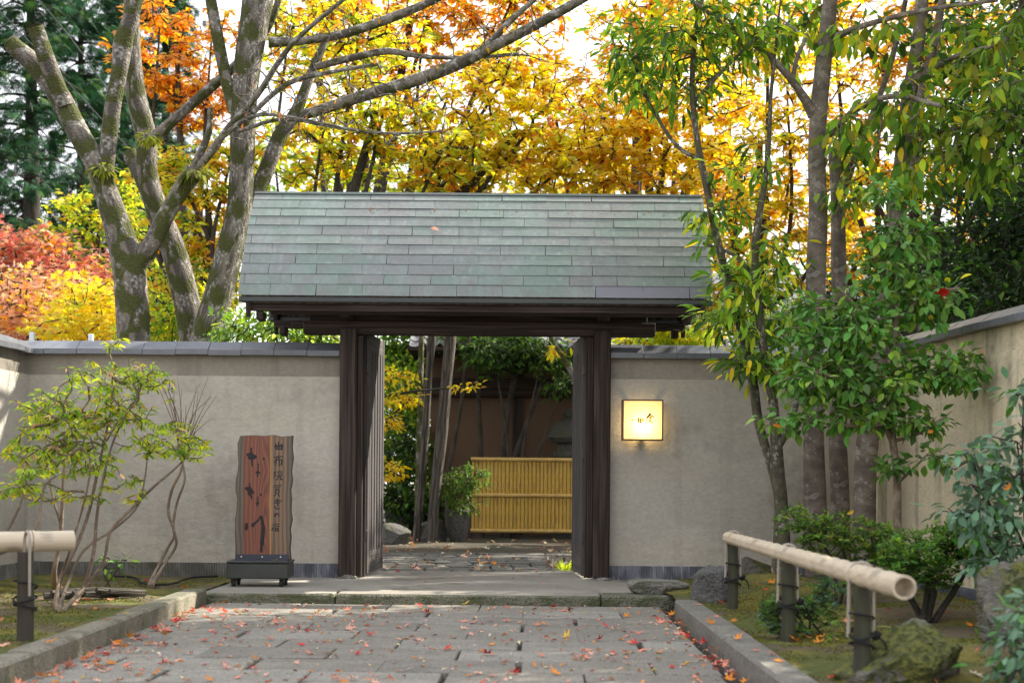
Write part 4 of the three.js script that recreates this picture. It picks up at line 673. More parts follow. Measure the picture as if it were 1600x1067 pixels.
// ---- the two old pollarded trees and the leaning trunk behind the wall on the left
{
  const z = -1.7, tA = [[207, 640, 66], [207, 535, 58], [205, 470, 58], [200, 415, 62], [182, 352, 50], [163, 292, 42], [150, 255, 42]];
  plant('pollarded_tree', 'moss patched old trunk with two sawn-off limbs above the wall', 'tree', W(207, 750, z).setY(0), [
    [{ p: W(208, 750, z).setY(0), r: 0.24 }, ...limb(tA, z)], limb([[152, 262, 42], [120, 205, 40], [88, 145, 38], [52, 100, 36], [16, 68, 32]], z), limb([[100, 165, 32, 0.05], [78, 110, 32, 0.15], [54, 42, 30, 0.25]], z),
    limb([[160, 290, 32], [168, 235, 30], [175, 170, 30], [186, 110, 30], [192, 66, 38], [203, 28, 30], [222, -40, 24]], z), limb([[212, 415, 40], [238, 378, 33], [262, 330, 32], [285, 292, 34], [303, 266, 38]], z),
    limb([[300, 268, 18, 0.05], [312, 240, 14, 0.1], [326, 205, 12, 0.15], [328, 168, 9, 0.2]], z), limb([[306, 262, 20, 0.05], [330, 238, 14, 0.1], [352, 205, 13, 0.15], [400, 150, 11, 0.2], [455, 70, 10, 0.3], [560, -20, 7, 0.3]], z), limb([[318, 250, 12, 0.1], [345, 215, 11, 0.15], [400, 180, 8, 0.2], [470, 186, 5, 0.25], [560, 205, 4, 0.3]], z),
  ], M.barkOld, [PB(420, 165, 110, 70, z + 0.2, 0.5, 60)], { seed: 501, geo: LG.oval, mat: M.leafMid, per: 1, spread: [0.1, 0.1], size: [0.05, 0.08], pal: pal([C.rust, 1]), twig: 0.0042, bare: 0.82, bump: 0.06 }, 'old trees behind the wall');
  for (const [x, y, w, dz, dir] of [[16, 68, 31, 0, [-0.77, 0.63, 0]], [54, 42, 29, 0.25, [-0.33, 0.94, 0.1]]]) { const o = scene.children.find((q) => q.name === 'pollarded_tree'), g = new THREE.CircleGeometry(w / 2 * pxm(z) * 0.99, 20), p = W(x, y, z + dz).sub(o.position), d = V(...dir).normalize(); const m = part('sawn_face', g, M.cutWood, o, p.addScaledVector(d, 0.004)); m.quaternion.setFromUnitVectors(V(0, 0, 1), d); }
  const z2 = -2.5;
  plant('old_tree', 'twisted grey tree with a short broken stub, between the pollarded trunk and the roof', 'tree', W(305, 750, z2).setY(0), [
    [{ p: W(312, 750, z2).setY(0), r: 0.27 }, ...limb([[302, 535, 52], [288, 460, 50], [268, 385, 44], [244, 325, 40], [230, 270, 38], [228, 215, 40], [212, 150, 36], [205, 80, 32], [206, -30, 28]], z2)],
    limb([[240, 320, 34, -0.05], [222, 275, 30, -0.15], [204, 240, 32, -0.25]], z2), limb([[234, 222, 24, 0.05], [268, 190, 20, 0.1], [318, 146, 19, 0.15], [372, 98, 17, 0.2], [420, 40, 14, 0.3], [440, -20, 12, 0.3]], z2),
  ], M.barkOld, null, { seed: 503, bump: 0.06 }, 'old trees behind the wall');
  const z3 = -2.0, tB = [[312, 640, 66], [318, 545, 60], [338, 470, 54], [356, 400, 50], [372, 330, 46], [378, 250, 46], [380, 170, 46], [388, 90, 50], [402, 0, 58], [410, -80, 60]];
  plant('old_tree', 'pale barked old tree sending a long limb across above the copper roof', 'tree', W(308, 750, z3).setY(0), [
    [{ p: W(308, 750, z3).setY(0), r: 0.3 }, ...limb(tB, z3)], limb([[366, 175, 24, 0], [352, 120, 22, 0.05], [338, 50, 22, 0.1], [322, -40, 20, 0.1]], z3),
    limb([[392, 318, 36, -0.15], [414, 270, 30, -0.2], [438, 210, 28, -0.25], [462, 175, 24, -0.3], [486, 112, 17, -0.35], [510, 60, 12, -0.4]], z3),
    limb([[455, 185, 18, -0.3], [500, 172, 20, -0.3], [560, 152, 22, -0.25], [640, 128, 23, -0.2], [715, 100, 23, -0.1], [780, 68, 21, 0], [850, 32, 19, 0.1], [920, -8, 17, 0.2]], z3),
    limb([[420, 66, 20, 0], [470, 64, 15, 0], [540, 52, 17, 0], [600, 32, 18, 0], [660, 8, 15, 0], [720, -20, 12, 0]], z3),
    limb([[490, 105, 14, -0.3], [550, 90, 13, -0.3], [605, 80, 13, -0.25], [660, 88, 9, -0.2], [735, 90, 7, -0.1], [810, 84, 6, 0]], z3), limb([[735, 95, 15, -0.05], [770, 62, 13, 0], [800, 30, 12, 0], [840, -5, 9, 0]], z3),
    limb([[380, 190, 10, 0.25], [450, 130, 10, 0.3], [520, 112, 8, 0.3], [590, 100, 7, 0.3]], z3), limb([[372, 205, 8, 0.3], [440, 186, 7, 0.35], [520, 198, 6, 0.4], [600, 208, 5, 0.4], [690, 205, 4, 0.4]], z3),
  ], M.barkOld, [PB(560, 165, 200, 80, z3 + 0.2, 0.5, 110), PB(760, 60, 140, 70, z3, 0.5, 50), PB(500, 60, 120, 60, z3, 0.5, 40)], { seed: 505, geo: LG.oval, mat: M.leafMid, per: 1, spread: [0.1, 0.1], size: [0.05, 0.09], pal: pal([C.rust, 1], [C.orange, 1]), twig: 0.0042, bare: 0.8, bump: 0.04 }, 'old trees behind the wall');
  // tufts of fern growing on the knots
  for (const [x, y, s, where] of [[304, 268, 1, 'from the swollen knot where the side limb ends'], [160, 262, 0.8, 'below the sawn-off limbs'], [232, 212, 0.7, 'from the fork of the twisted grey tree']]) { const t = thing('fern_tuft', 'tuft of fern sprouting ' + where, 'fern', W(x, y, -1.62), 'ferns on the old trees'), r = rng(x), bag = new Bag(); for (let i = 0; i < 70; i++) { const d = randDir(r); d.y = d.y * 0.5 - 0.15; bag.add(V(d.x * 0.1 * s, d.y * 0.06, d.z * 0.1 * s), d.clone().setY(d.y - 0.2), V(0, 1, 0), rr(r, 0.1, 0.2) * s, jig(C.olive, r)); } bag.build('fronds', LG.farLance, M.leafMid, t); }
}
// ---- autumn trees behind the gate
const autumn = (label, px, z, w, blobs, p, seed, extra = {}) => freeTree('autumn_tree', label, px, z, w, blobs.map(([x, y, rx, ry, n, dz = 0]) => PB(x, y, rx, ry, z + dz, 0.8, n)), { ...AUT, pal: p, seed, ...extra }, extra.trunk ?? M.barkDark, 'autumn trees behind the gate');
autumn('yellow-green autumn tree whose leaning trunk rises behind the roof ridge near the pale tree', 500, -5.2, 0.13, [[500, 225, 110, 80, 70], [600, 170, 110, 90, 80], [560, 60, 120, 80, 70], [690, 240, 90, 60, 50]], pal([C.lime, 4], [C.yellow, 4], [C.gold, 3], [C.orange, 1], [C.green, 0.6]), 511);
autumn('orange autumn tree filling the sky above the long bare limb', 545, -9, 0.16, [[600, 50, 150, 80, 90], [780, 55, 120, 80, 75], [500, 20, 110, 70, 50], [700, 150, 120, 60, 50], [700, -90, 250, 110, 70], [560, -30, 160, 60, 50], [800, 0, 110, 50, 45], [660, 60, 130, 70, 50], [480, 60, 90, 70, 40]], pal([C.orange, 5], [C.gold, 4], [C.lime, 1.5], [C.rust, 0.3]), 513);
autumn('golden autumn tree with a dark forked trunk above the middle of the roof', 560, -5.8, 0.14, [[740, 235, 110, 70, 70], [830, 200, 100, 90, 80], [790, 120, 110, 70, 60], [880, 260, 80, 50, 45]], pal([C.yellow, 7], [C.gold, 3], [C.lime, 1.5], [C.orange, 1]), 517);
autumn('orange leaved tree behind the golden one, under the open patch of sky', 985, -10, 0.16, [[860, 130, 90, 60, 60], [920, 190, 110, 80, 80], [1000, 130, 100, 80, 70], [1060, 60, 110, 70, 60], [1020, 0, 130, 60, 60], [1130, 10, 110, 60, 60], [1000, 60, 110, 60, 50]], pal([C.orange, 3], [C.gold, 4], [C.yellow, 4]), 519);
autumn('bright yellow tree with slim dark trunks behind the lamp end of the roof', 1003, -5.4, 0.09, [[940, 235, 100, 80, 75], [1040, 245, 110, 80, 85], [1010, 150, 100, 70, 55], [1100, 170, 90, 80, 55], [1120, 300, 80, 80, 60]], pal([C.yellow, 7], [C.gold, 4], [C.orange, 1.5]), 523);
autumn('yellow tree rising over the wall behind the thin spotted stems', 1180, -7.5, 0.12, [[1160, 250, 110, 130, 90], [1230, 130, 120, 100, 75], [1180, 400, 100, 100, 80], [1290, 300, 90, 120, 60], [1110, 470, 70, 60, 40], [1200, -60, 220, 90, 60], [1150, 60, 120, 70, 55]], pal([C.yellow, 6], [C.gold, 3.5], [C.lime, 2], [C.orange, 1]), 527);
autumn('orange and gold tree glowing behind the smooth grey trunks', 1420, -9.5, 0.17, [[1380, 110, 130, 90, 70], [1500, 120, 120, 90, 60], [1440, 250, 120, 80, 55], [1590, 190, 90, 120, 45], [1330, 230, 80, 90, 45], [1440, 0, 220, 60, 90], [1300, 30, 100, 60, 45], [1450, 60, 110, 60, 40], [1560, 300, 100, 100, 50], [1540, 60, 110, 80, 50], [1320, 390, 70, 70, 45]], pal([C.gold, 4], [C.orange, 3], [C.yellow, 3]), 529);
autumn('gold and green tree between the old trunks and the roof edge', 330, -7.2, 0.12, [[300, 340, 80, 70, 60], [270, 260, 70, 60, 45], [310, 440, 70, 60, 55], [360, 250, 60, 70, 45], [250, 470, 70, 50, 40], [450, 60, 90, 80, 50]], pal([C.gold, 3], [C.lime, 3], [C.yellow, 2], [C.orange, 1.5], [C.green, 1]), 531);
autumn('deep orange tree showing between the upright limbs of the old trees', 290, -8.6, 0.12, [[270, 125, 70, 36, 50], [320, 165, 70, 40, 45], [250, 20, 60, 30, 22], [330, 60, 60, 50, 30], [210, 90, 50, 40, 16]], pal([C.orange, 6], [C.gold, 2.5], [C.rust, 1]), 533);
autumn('yellow-green tree behind the sawn-off limbs', 130, -12.5, 0.12, [[140, 335, 75, 50, 50], [90, 375, 60, 30, 25], [190, 390, 60, 60, 40], [200, 310, 50, 50, 26]], pal([C.lime, 5], [C.yellow, 2], [C.green, 2], [C.gold, 1]), 537);
for (const [label, px, bl, p, seed] of [['far yellow-green tree beyond the house, low behind the roof ridge', 470, [[430, 260, 110, 90, 60], [540, 270, 110, 80, 60], [640, 280, 100, 70, 50]], pal([C.lime, 5], [C.yellow, 3], [C.green, 2]), 571], ['far golden tree beyond the house, above the middle of the ridge', 960, [[740, 270, 110, 80, 60], [860, 270, 110, 80, 60], [960, 290, 100, 70, 50]], pal([C.yellow, 4], [C.gold, 4], [C.lime, 2]), 573], ['far orange-gold tree beyond the house, behind the smooth trunks', 1150, [[1080, 290, 110, 90, 55], [1200, 330, 110, 120, 70], [1330, 330, 110, 120, 70]], pal([C.gold, 4], [C.yellow, 4], [C.orange, 2]), 577], ['far green and gold tree beyond the maples', 230, [[230, 300, 80, 80, 40], [330, 400, 90, 100, 60], [150, 440, 100, 60, 40]], pal([C.lime, 3], [C.gold, 3], [C.green, 2]), 579]]) autumn(label, px, -19.5, 0.2, bl, p, seed, { size: [0.16, 0.26], per: 10, spread: [0.5, 0.35] });
const maple = (label, px, z, blobs, p, seed) => freeTree('maple_tree', label, px, z, 0.08, blobs.map(([x, y, rx, ry, n]) => PB(x, y, rx, ry, z, 1, n)), { ...AUT, geo: leafRay.maple, whorl: false, more: 1, per: 14, size: [0.07, 0.11], spread: [0.5, 0.16], pal: p, seed, droop: 0.25 }, M.barkDark, 'maples beyond the wall');
maple('red maple at the foot of the dark conifers', 30, -11.5, [[20, 385, 100, 40, 80], [110, 425, 80, 35, 50], [130, 445, 70, 30, 45], [0, 510, 90, 40, 60]], pal([C.red, 5], [C.peach, 4], [C.orange, 1.5]), 541);
maple('peach orange maple just above the corner of the wall', 45, -10, [[40, 455, 90, 35, 70], [60, 505, 80, 30, 45]], pal([C.peach, 6], [C.orange, 2], [C.yellow, 1]), 543);
maple('yellow maple behind the mossy pollarded trunk', 150, -8.8, [[150, 475, 80, 40, 65], [170, 515, 90, 30, 55], [110, 520, 60, 25, 30]], pal([C.yellow, 6], [C.gold, 2], [C.lime, 1]), 547);
// ---- dark conifers far left: tiers of drooping fronds round a straight trunk
function cedar(label, px, z, h, w, seed) {
  const b = W(px, 800, z).setY(0), t = thing('cedar_tree', label, 'tree', b, 'dark conifers at the left'), r = rng(seed), bag = new Bag(), tw = [];
  part('trunk', tube([{ p: V(0, 0, 0), r: w }, { p: V(0.1, h * 0.5, 0), r: w * 0.7 }, { p: V(0, h, 0), r: w * 0.15 }], 10, { sub: 4 }), M.barkDark, t);
  for (let y = 2.4; y < h; y += rr(r, 0.3, 0.5)) { const n = 5, k = (1 - y / h) * 2.4 + 0.7; for (let i = 0; i < n; i++) { const a = r() * 6.28, L = k * rr(r, 0.6, 1.15), d = V(Math.cos(a), -0.18, Math.sin(a)), e = V(0, y, 0).addScaledVector(d, L); e.y -= 0.1 * L; tw.push(tube([{ p: V(0, y, 0), r: 0.035 }, { p: V(0, y, 0).addScaledVector(d, L * 0.5).add(V(0, 0.1, 0)), r: 0.024 }, { p: e, r: 0.009 }], 4, { sub: 2, cap: false })); for (let q = 0; q < 15; q++) { const f = rr(r, 0.25, 1.05), p = V(0, y, 0).addScaledVector(d, L * f).add(V(rr(r, -0.3, 0.3), rr(r, -0.3, 0.1), rr(r, -0.3, 0.3))); for (let m = 0; m < 3; m++) { const g = d.clone().add(randDir(r).multiplyScalar(0.8)); g.y -= 0.55; bag.add(p.clone().add(randDir(r).multiplyScalar(0.12)), g, V(rr(r, -0.5, 0.5), 1, rr(r, -0.5, 0.5)), rr(r, 0.2, 0.36), jig(r() < 0.2 ? C.deep : C.cedar, r, 0.4)); } } } }
  part('branches', merge(tw), M.barkDark, t); bag.build('crown', leafRay.frond, M.needle, t); leaves += bag.m.length;
}
cedar('tall dark cedar whose bare trunk stands over the red maple', 38, -19, 13.5, 0.28, 551);
cedar('dark cedar partly hidden by the sawn-off limbs', 118, -23, 13, 0.26, 553);
cedar('dark cedar behind the pollarded trunk, its top leaning into the sky gap', 250, -26, 14.5, 0.28, 557);
cedar('dark cedar filling the gap left of the twisted grey tree', 185, -27, 15, 0.28, 581);
cedar('dark cedar at the very edge, next to the tall bare-trunked one', -60, -21, 14, 0.28, 559);
// ---- bushes just behind the front wall
const BUSH = { geo: LG.oval, mat: M.leafGloss, per: 12, spread: [0.16, 0.12], size: [0.06, 0.1], twig: 0.004, droop: 0.25 };
function bush(name, label, px, z, blobs, o, group, ground = 0.05) {
  const b = W(px, 800, z).setY(ground), r = rng(o.seed + 2), B = blobs.map(([x, y, rx, ry, n, dz = 0, rz = 0.35]) => PB(x, y, rx, ry, z + dz, rz, n));
  const L = B.map((q) => [{ p: b.clone().add(V(rr(r, -0.06, 0.06), -0.03, rr(r, -0.06, 0.06))), r: o.stem ?? 0.022 }, { p: b.clone().lerp(q.c, 0.5).add(V(rr(r, -0.08, 0.08), 0.05, rr(r, -0.08, 0.08))), r: (o.stem ?? 0.022) * 0.75 }, { p: q.c, r: (o.stem ?? 0.022) * 0.4 }]);
  const t = thing(name, label, 'shrub', b, group), inv = b.clone().negate(), LL = L.map((l) => l.map((q) => ({ p: q.p.clone().add(inv), r: q.r })));
  LL.forEach((l, i) => part('stem', tube(l, 6, { sub: 3, bump: 0.05, seed: i }), o.stemMat ?? M.barkDark, t)); leaves += crown(t, LL, B.map((q) => ({ ...q, c: q.c.clone().add(inv) })), { name: 'foliage', ...o }); return t;
}
bush('green_bush', 'fresh green bush behind the wall under the roof eave', 440, -1.6, [[430, 505, 70, 40, 60], [500, 525, 50, 25, 40], [380, 520, 60, 30, 40]], { ...BUSH, pal: pal([C.fresh, 5], [C.green, 3], [C.lime, 2]), seed: 561 }, 'bushes behind the wall');
bush('green_bush', 'light green bush between the pale old tree and the pollarded trunk', 265, -3.4, [[270, 500, 70, 45, 60], [330, 480, 50, 40, 40], [230, 520, 60, 30, 30]], { ...BUSH, pal: pal([C.lime, 4], [C.fresh, 3], [C.yellow, 2]), seed: 563, mat: M.leafThin }, 'bushes behind the wall');
bush('green_bush', 'yellow-green bush showing between the eave and the lamp wall', 1010, -2.2, [[1000, 545, 60, 22, 45], [1080, 535, 50, 28, 40], [1040, 515, 40, 20, 20]], { ...BUSH, mat: M.leafThin, pal: pal([C.lime, 4], [C.yellow, 4], [C.fresh, 2]), seed: 567, size: [0.08, 0.12] }, 'bushes behind the wall');
bush('green_bush', 'dark feathery bush behind the wall by the spotted stems', 1215, -1.6, [[1210, 515, 50, 35, 50], [1260, 500, 40, 40, 40]], { ...BUSH, mat: M.leafMid, geo: LG.lance, pal: pal([C.green, 3], [C.deep, 3], [C.olive, 2]), seed: 569 }, 'bushes behind the wall');
// ---- the bed on the right: thin spotted stems, smooth grey trunks, camellia
{
  const z = 1.3, g = (px, z2) => W(px, 840, z2).setY(0.1);
  plant('young_tree', 'slim tree of several lichen spotted stems in front of the lamp wall', 'tree', g(1222, z), [
    [{ p: g(1224, z), r: 0.075 }, ...limb([[1222, 800, 26], [1217, 740, 24], [1213, 690, 22], [1210, 640, 17], [1200, 580, 17], [1190, 520, 16], [1184, 460, 15], [1180, 390, 14], [1188, 330, 13], [1200, 250, 9], [1205, 150, 7], [1214, 60, 5], [1222, -20, 3]], z)],
    [{ p: g(1216, z), r: 0.06 }, ...limb([[1216, 780, 14, -0.1], [1204, 725, 16, -0.15], [1186, 660, 17, -0.2], [1176, 590, 18, -0.25], [1160, 520, 17, -0.25], [1138, 440, 15, -0.2], [1120, 370, 14, -0.15], [1106, 300, 13, -0.1], [1090, 220, 12, -0.1], [1082, 140, 10, -0.1], [1086, 60, 9, -0.1], [1100, -30, 7, -0.1]], z)],
    limb([[1216, 700, 14, 0], [1232, 670, 12, 0.05], [1248, 620, 11, 0.05], [1258, 560, 9, 0.05], [1262, 480, 7, 0.05]], z),
    limb([[1183, 440, 10, 0], [1150, 400, 8, -0.3], [1100, 380, 6, -0.5]], z),
    limb([[1096, 250, 8, -0.1], [1060, 230, 7, -0.2], [1010, 150, 6, -0.3], [990, 90, 5, -0.4]], z), limb([[1084, 160, 8, -0.1], [1130, 110, 7, 0], [1180, 60, 6, 0.1]], z),
  ], M.barkSpot, [PB(990, 90, 55, 75, z - 0.3, 0.4, 42), PB(1080, 50, 70, 50, z, 0.4, 34), PB(1150, 60, 70, 50, z, 0.4, 28), PB(1060, 140, 60, 25, z - 0.2, 0.3, 16), PB(1150, 480, 60, 80, z - 0.1, 0.35, 40), PB(1215, 430, 40, 80, z, 0.35, 26), PB(1190, 560, 65, 30, z, 0.3, 30), PB(1130, 350, 50, 40, z - 0.1, 0.3, 12), PB(1160, 250, 50, 30, z, 0.3, 8)],
  { seed: 601, geo: LG.lance, mat: M.leafMid, per: 10, spread: [0.2, 0.14], size: [0.09, 0.15], droop: 0.5, pal: pal([C.green, 5], [C.fresh, 4], [C.deep, 2], [C.lime, 2], [C.yellow, 1]), twig: 0.0035, bump: 0.03 }, 'trees in the bed beside the railing');
  const BIG = { geo: LG.oval, mat: M.leafBroad, per: 8, spread: [0.22, 0.14], size: [0.08, 0.145], droop: 0.7, pal: pal([C.green, 4], [C.deep, 1.5], [C.fresh, 3.5], [C.olive, 2.5], [C.lime, 1.5], [C.yellow, 0.6]), twig: 0.004, bump: 0.025, mixed: 0.4 };
  const z2 = 0.9;
  plant('smooth_trunk_tree', 'thick smooth grey-brown trunk with an old bark wound and a second stem behind', 'tree', g(1276, z2), [
    [{ p: g(1277, z2), r: 0.095 }, ...limb([[1274, 780, 42], [1272, 700, 38], [1271, 600, 36], [1273, 500, 36], [1277, 400, 36], [1279, 330, 35], [1277, 250, 33], [1280, 170, 32], [1288, 90, 29], [1298, 0, 27], [1306, -90, 24]], z2)],
    [{ p: g(1316, z2 - 0.3), r: 0.085 }, ...limb([[1313, 760, 34, -0.3], [1310, 690, 33, -0.3], [1312, 600, 31, -0.3], [1313, 500, 30, -0.35], [1311, 400, 28, -0.35], [1309, 300, 26, -0.35], [1304, 230, 22, -0.35]], z2)],
    limb([[1272, 180, 22, 0], [1252, 145, 15, 0.1], [1220, 105, 12, 0.2], [1180, 70, 11, 0.3], [1130, 35, 9, 0.4], [1080, 0, 7, 0.5]], z2), limb([[1238, 128, 9, 0.15], [1246, 90, 8, 0.15], [1262, 55, 7, 0.1]], z2),
    limb([[1296, 210, 14, 0], [1340, 170, 12, 0.4], [1400, 150, 10, 0.9], [1470, 165, 8, 1.3]], z2), limb([[1300, 60, 14, 0], [1350, 40, 11, 0.4], [1450, 15, 9, 0.9], [1560, 0, 7, 1.2]], z2),
    limb([[1310, 330, 16, -0.3], [1330, 262, 16, -0.2], [1356, 200, 13, -0.1], [1392, 100, 11, -0.1], [1416, 0, 9, 0]], z2),
  ], M.barkSmooth, [PB(1250, 40, 70, 40, z2 - 0.5, 0.4, 14), PB(1370, 50, 60, 50, z2 + 0.4, 0.5, 20), PB(1345, 220, 50, 50, z2 + 0.3, 0.5, 24), PB(1420, 170, 80, 50, z2 + 0.8, 0.5, 30), PB(1330, 300, 40, 25, z2 + 0.3, 0.3, 9), PB(1230, 60, 70, 40, z2 - 0.2, 0.4, 18), { c: V(2.5, 6.4, 0.4), r: V(2.0, 1.2, 1.8), n: 420 }], { ...BIG, seed: 603 }, 'trees in the bed beside the railing');
  const z3 = 1.2;
  plant('smooth_trunk_tree', 'leaning smooth grey trunk rising out of the camellia', 'tree', g(1352, z3), [
    [{ p: g(1354, z3), r: 0.088 }, ...limb([[1352, 780, 42], [1354, 720, 42], [1362, 640, 40], [1372, 560, 36], [1386, 470, 34], [1396, 390, 34], [1404, 320, 34], [1412, 250, 32], [1420, 160, 28], [1436, 60, 25], [1446, -60, 22]], z3)],
    limb([[1414, 230, 18, 0], [1440, 150, 18, 0.05], [1462, 60, 16, 0.1], [1480, -40, 13, 0.2]], z3), limb([[1410, 300, 12, 0], [1450, 215, 10, 0.4], [1520, 200, 9, 0.7], [1600, 205, 8, 1]], z3), limb([[1425, 130, 12, 0], [1490, 90, 10, 0.5], [1560, 70, 8, 0.9]], z3),
  ], M.barkSmooth, [PB(1500, 90, 60, 60, z3 + 0.4, 0.6, 22), PB(1560, 60, 60, 70, z3 + 0.8, 0.6, 34), PB(1570, 160, 60, 60, z3 + 1, 0.5, 36), PB(1500, 215, 90, 40, z3 + 0.6, 0.5, 34), PB(1430, 275, 60, 35, z3 + 0.5, 0.4, 20), PB(1550, 275, 60, 30, z3 + 0.6, 0.4, 14), { c: V(3.9, 6.3, 2.4), r: V(2.2, 1.3, 2.2), n: 480 }], { ...BIG, seed: 607 }, 'trees in the bed beside the railing');
  const z4 = 2.5;
  plant('camellia', 'glossy green camellia with one red flower between the railing and the sand coloured wall', 'shrub', g(1402, z4), [
    [{ p: g(1404, z4), r: 0.034 }, ...limb([[1403, 800, 15], [1402, 740, 14], [1396, 690, 14], [1392, 640, 14], [1397, 570, 12], [1400, 500, 11], [1402, 430, 9], [1404, 360, 7]], z4)],
    limb([[1394, 690, 9], [1370, 640, 8, 0.1], [1330, 600, 7, 0.2], [1270, 580, 5, 0.3]], z4), limb([[1396, 620, 8], [1440, 595, 7, 0.1], [1500, 570, 5, 0.2]], z4), limb([[1398, 540, 8], [1350, 490, 7, 0.1], [1310, 450, 5, 0.2]], z4), limb([[1400, 500, 7], [1450, 460, 6, 0.1], [1500, 450, 5, 0.1]], z4), limb([[1392, 690, 7], [1430, 680, 6, 0.1], [1480, 650, 4, 0.2]], z4), limb([[1398, 760, 6], [1425, 735, 5, 0.1], [1450, 710, 4, 0.15]], z4), limb([[1390, 670, 6], [1330, 665, 5, 0.2], [1230, 655, 4, 0.3]], z4),
  ], M.barkTan, [PB(1320, 510, 100, 60, z4 + 0.1, 0.3, 130), PB(1350, 590, 120, 55, z4 + 0.1, 0.32, 130), PB(1400, 420, 70, 70, z4, 0.3, 80), PB(1450, 470, 60, 40, z4, 0.3, 54), PB(1475, 575, 70, 34, z4 + 0.15, 0.25, 74), PB(1260, 590, 60, 30, z4 + 0.2, 0.25, 32), PB(1350, 650, 80, 25, z4 + 0.15, 0.25, 42), PB(1235, 655, 50, 15, z4 + 0.3, 0.15, 18), PB(1450, 660, 45, 18, z4 + 0.15, 0.18, 20), PB(1455, 715, 26, 12, z4 + 0.15, 0.12, 9), PB(1395, 730, 30, 14, z4 + 0.1, 0.14, 9), PB(1420, 360, 50, 30, z4, 0.25, 24), PB(1400, 300, 40, 30, z4, 0.2, 12)],
  { seed: 611, geo: LG.wide, mat: M.leafGloss, per: 6, spread: [0.095, 0.07], size: [0.06, 0.1], droop: 0.35, pal: pal([C.camellia, 6], [C.green, 4], [C.deep, 0.7], [C.fresh, 2], [C.yellow, 0.06]), twig: 0.0022, bump: 0.02 });
  const fl = thing('camellia_flower', 'single red camellia bloom among the glossy leaves', 'flower', W(1474, 456, z4 + 0.22)), fr = rng(613); for (let i = 0; i < 7; i++) { const q = part('petal', LG.wide, leafMat({ color: lin(0.55, 0.015, 0.01), transmission: 0.25 }), fl); q.scale.setScalar(rr(fr, 0.05, 0.065)); q.rotation.set(-0.4 - 0.5 * fr(), i * 0.9, 0); }
}
// ---- dark evergreens behind and beyond the wall on the right; they keep the forecourt in shade
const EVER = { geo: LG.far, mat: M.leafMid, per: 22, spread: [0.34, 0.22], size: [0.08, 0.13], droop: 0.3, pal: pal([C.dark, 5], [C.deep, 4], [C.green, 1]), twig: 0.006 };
const ever = (label, x, z, blobs, seed, o = {}) => { const bl = blobs.map(([bx, by, bz, rx, ry, rz, n]) => ({ c: V(bx, by, bz), r: V(rx, ry, rz), n })); const r = rng(seed), b0 = V(x, 0, z), L = [[{ p: b0, r: 0.16 }, { p: V(x + 0.1, 1.6, z), r: 0.13 }, { p: V(x, 3.2, z), r: 0.1 }]]; for (const b of bl) L.push([{ p: V(x + 0.05, 1.8, z), r: 0.08 }, { p: V(x, 2.2, z).lerp(b.c, 0.6), r: 0.05 }, { p: b.c, r: 0.025 }]); return plant('evergreen_tree', label, 'tree', b0, L, M.barkDark, bl, { ...EVER, ...o, seed }, 'evergreens beyond the sand coloured wall'); };
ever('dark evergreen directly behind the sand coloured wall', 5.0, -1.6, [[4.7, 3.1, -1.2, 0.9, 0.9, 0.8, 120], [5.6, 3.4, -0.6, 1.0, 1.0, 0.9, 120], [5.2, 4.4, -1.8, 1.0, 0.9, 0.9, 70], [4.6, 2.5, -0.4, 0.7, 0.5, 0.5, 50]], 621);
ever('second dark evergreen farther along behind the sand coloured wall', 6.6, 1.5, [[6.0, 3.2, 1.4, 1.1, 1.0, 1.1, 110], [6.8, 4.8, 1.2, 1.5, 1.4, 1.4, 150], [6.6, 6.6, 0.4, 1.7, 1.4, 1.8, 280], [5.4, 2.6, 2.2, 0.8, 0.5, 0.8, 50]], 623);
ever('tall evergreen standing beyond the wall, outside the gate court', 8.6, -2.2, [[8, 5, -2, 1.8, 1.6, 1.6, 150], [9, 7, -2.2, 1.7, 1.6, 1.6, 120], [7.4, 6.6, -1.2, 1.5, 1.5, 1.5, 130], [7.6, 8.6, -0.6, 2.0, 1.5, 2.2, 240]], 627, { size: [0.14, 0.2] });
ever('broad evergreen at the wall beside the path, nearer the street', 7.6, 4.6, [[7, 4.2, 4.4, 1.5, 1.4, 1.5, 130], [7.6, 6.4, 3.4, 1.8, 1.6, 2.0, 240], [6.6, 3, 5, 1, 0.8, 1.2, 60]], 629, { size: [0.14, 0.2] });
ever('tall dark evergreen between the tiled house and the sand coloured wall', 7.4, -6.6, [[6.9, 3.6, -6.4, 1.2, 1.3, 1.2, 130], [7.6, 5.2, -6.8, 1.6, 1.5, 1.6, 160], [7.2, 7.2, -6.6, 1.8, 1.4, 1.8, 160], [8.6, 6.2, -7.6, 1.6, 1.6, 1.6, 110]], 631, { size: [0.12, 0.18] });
ever('dark evergreen beside the tiled house, behind the camellia', 7.2, -11.4, [[6.5, 3.8, -11.2, 1.5, 1.5, 1.0, 140], [7.6, 5.0, -11.6, 1.6, 1.5, 1.0, 140], [8.8, 4.0, -11.4, 1.5, 1.8, 1.0, 120], [5.6, 3.4, -11.2, 0.9, 1.0, 0.8, 60]], 633, { size: [0.13, 0.19] });
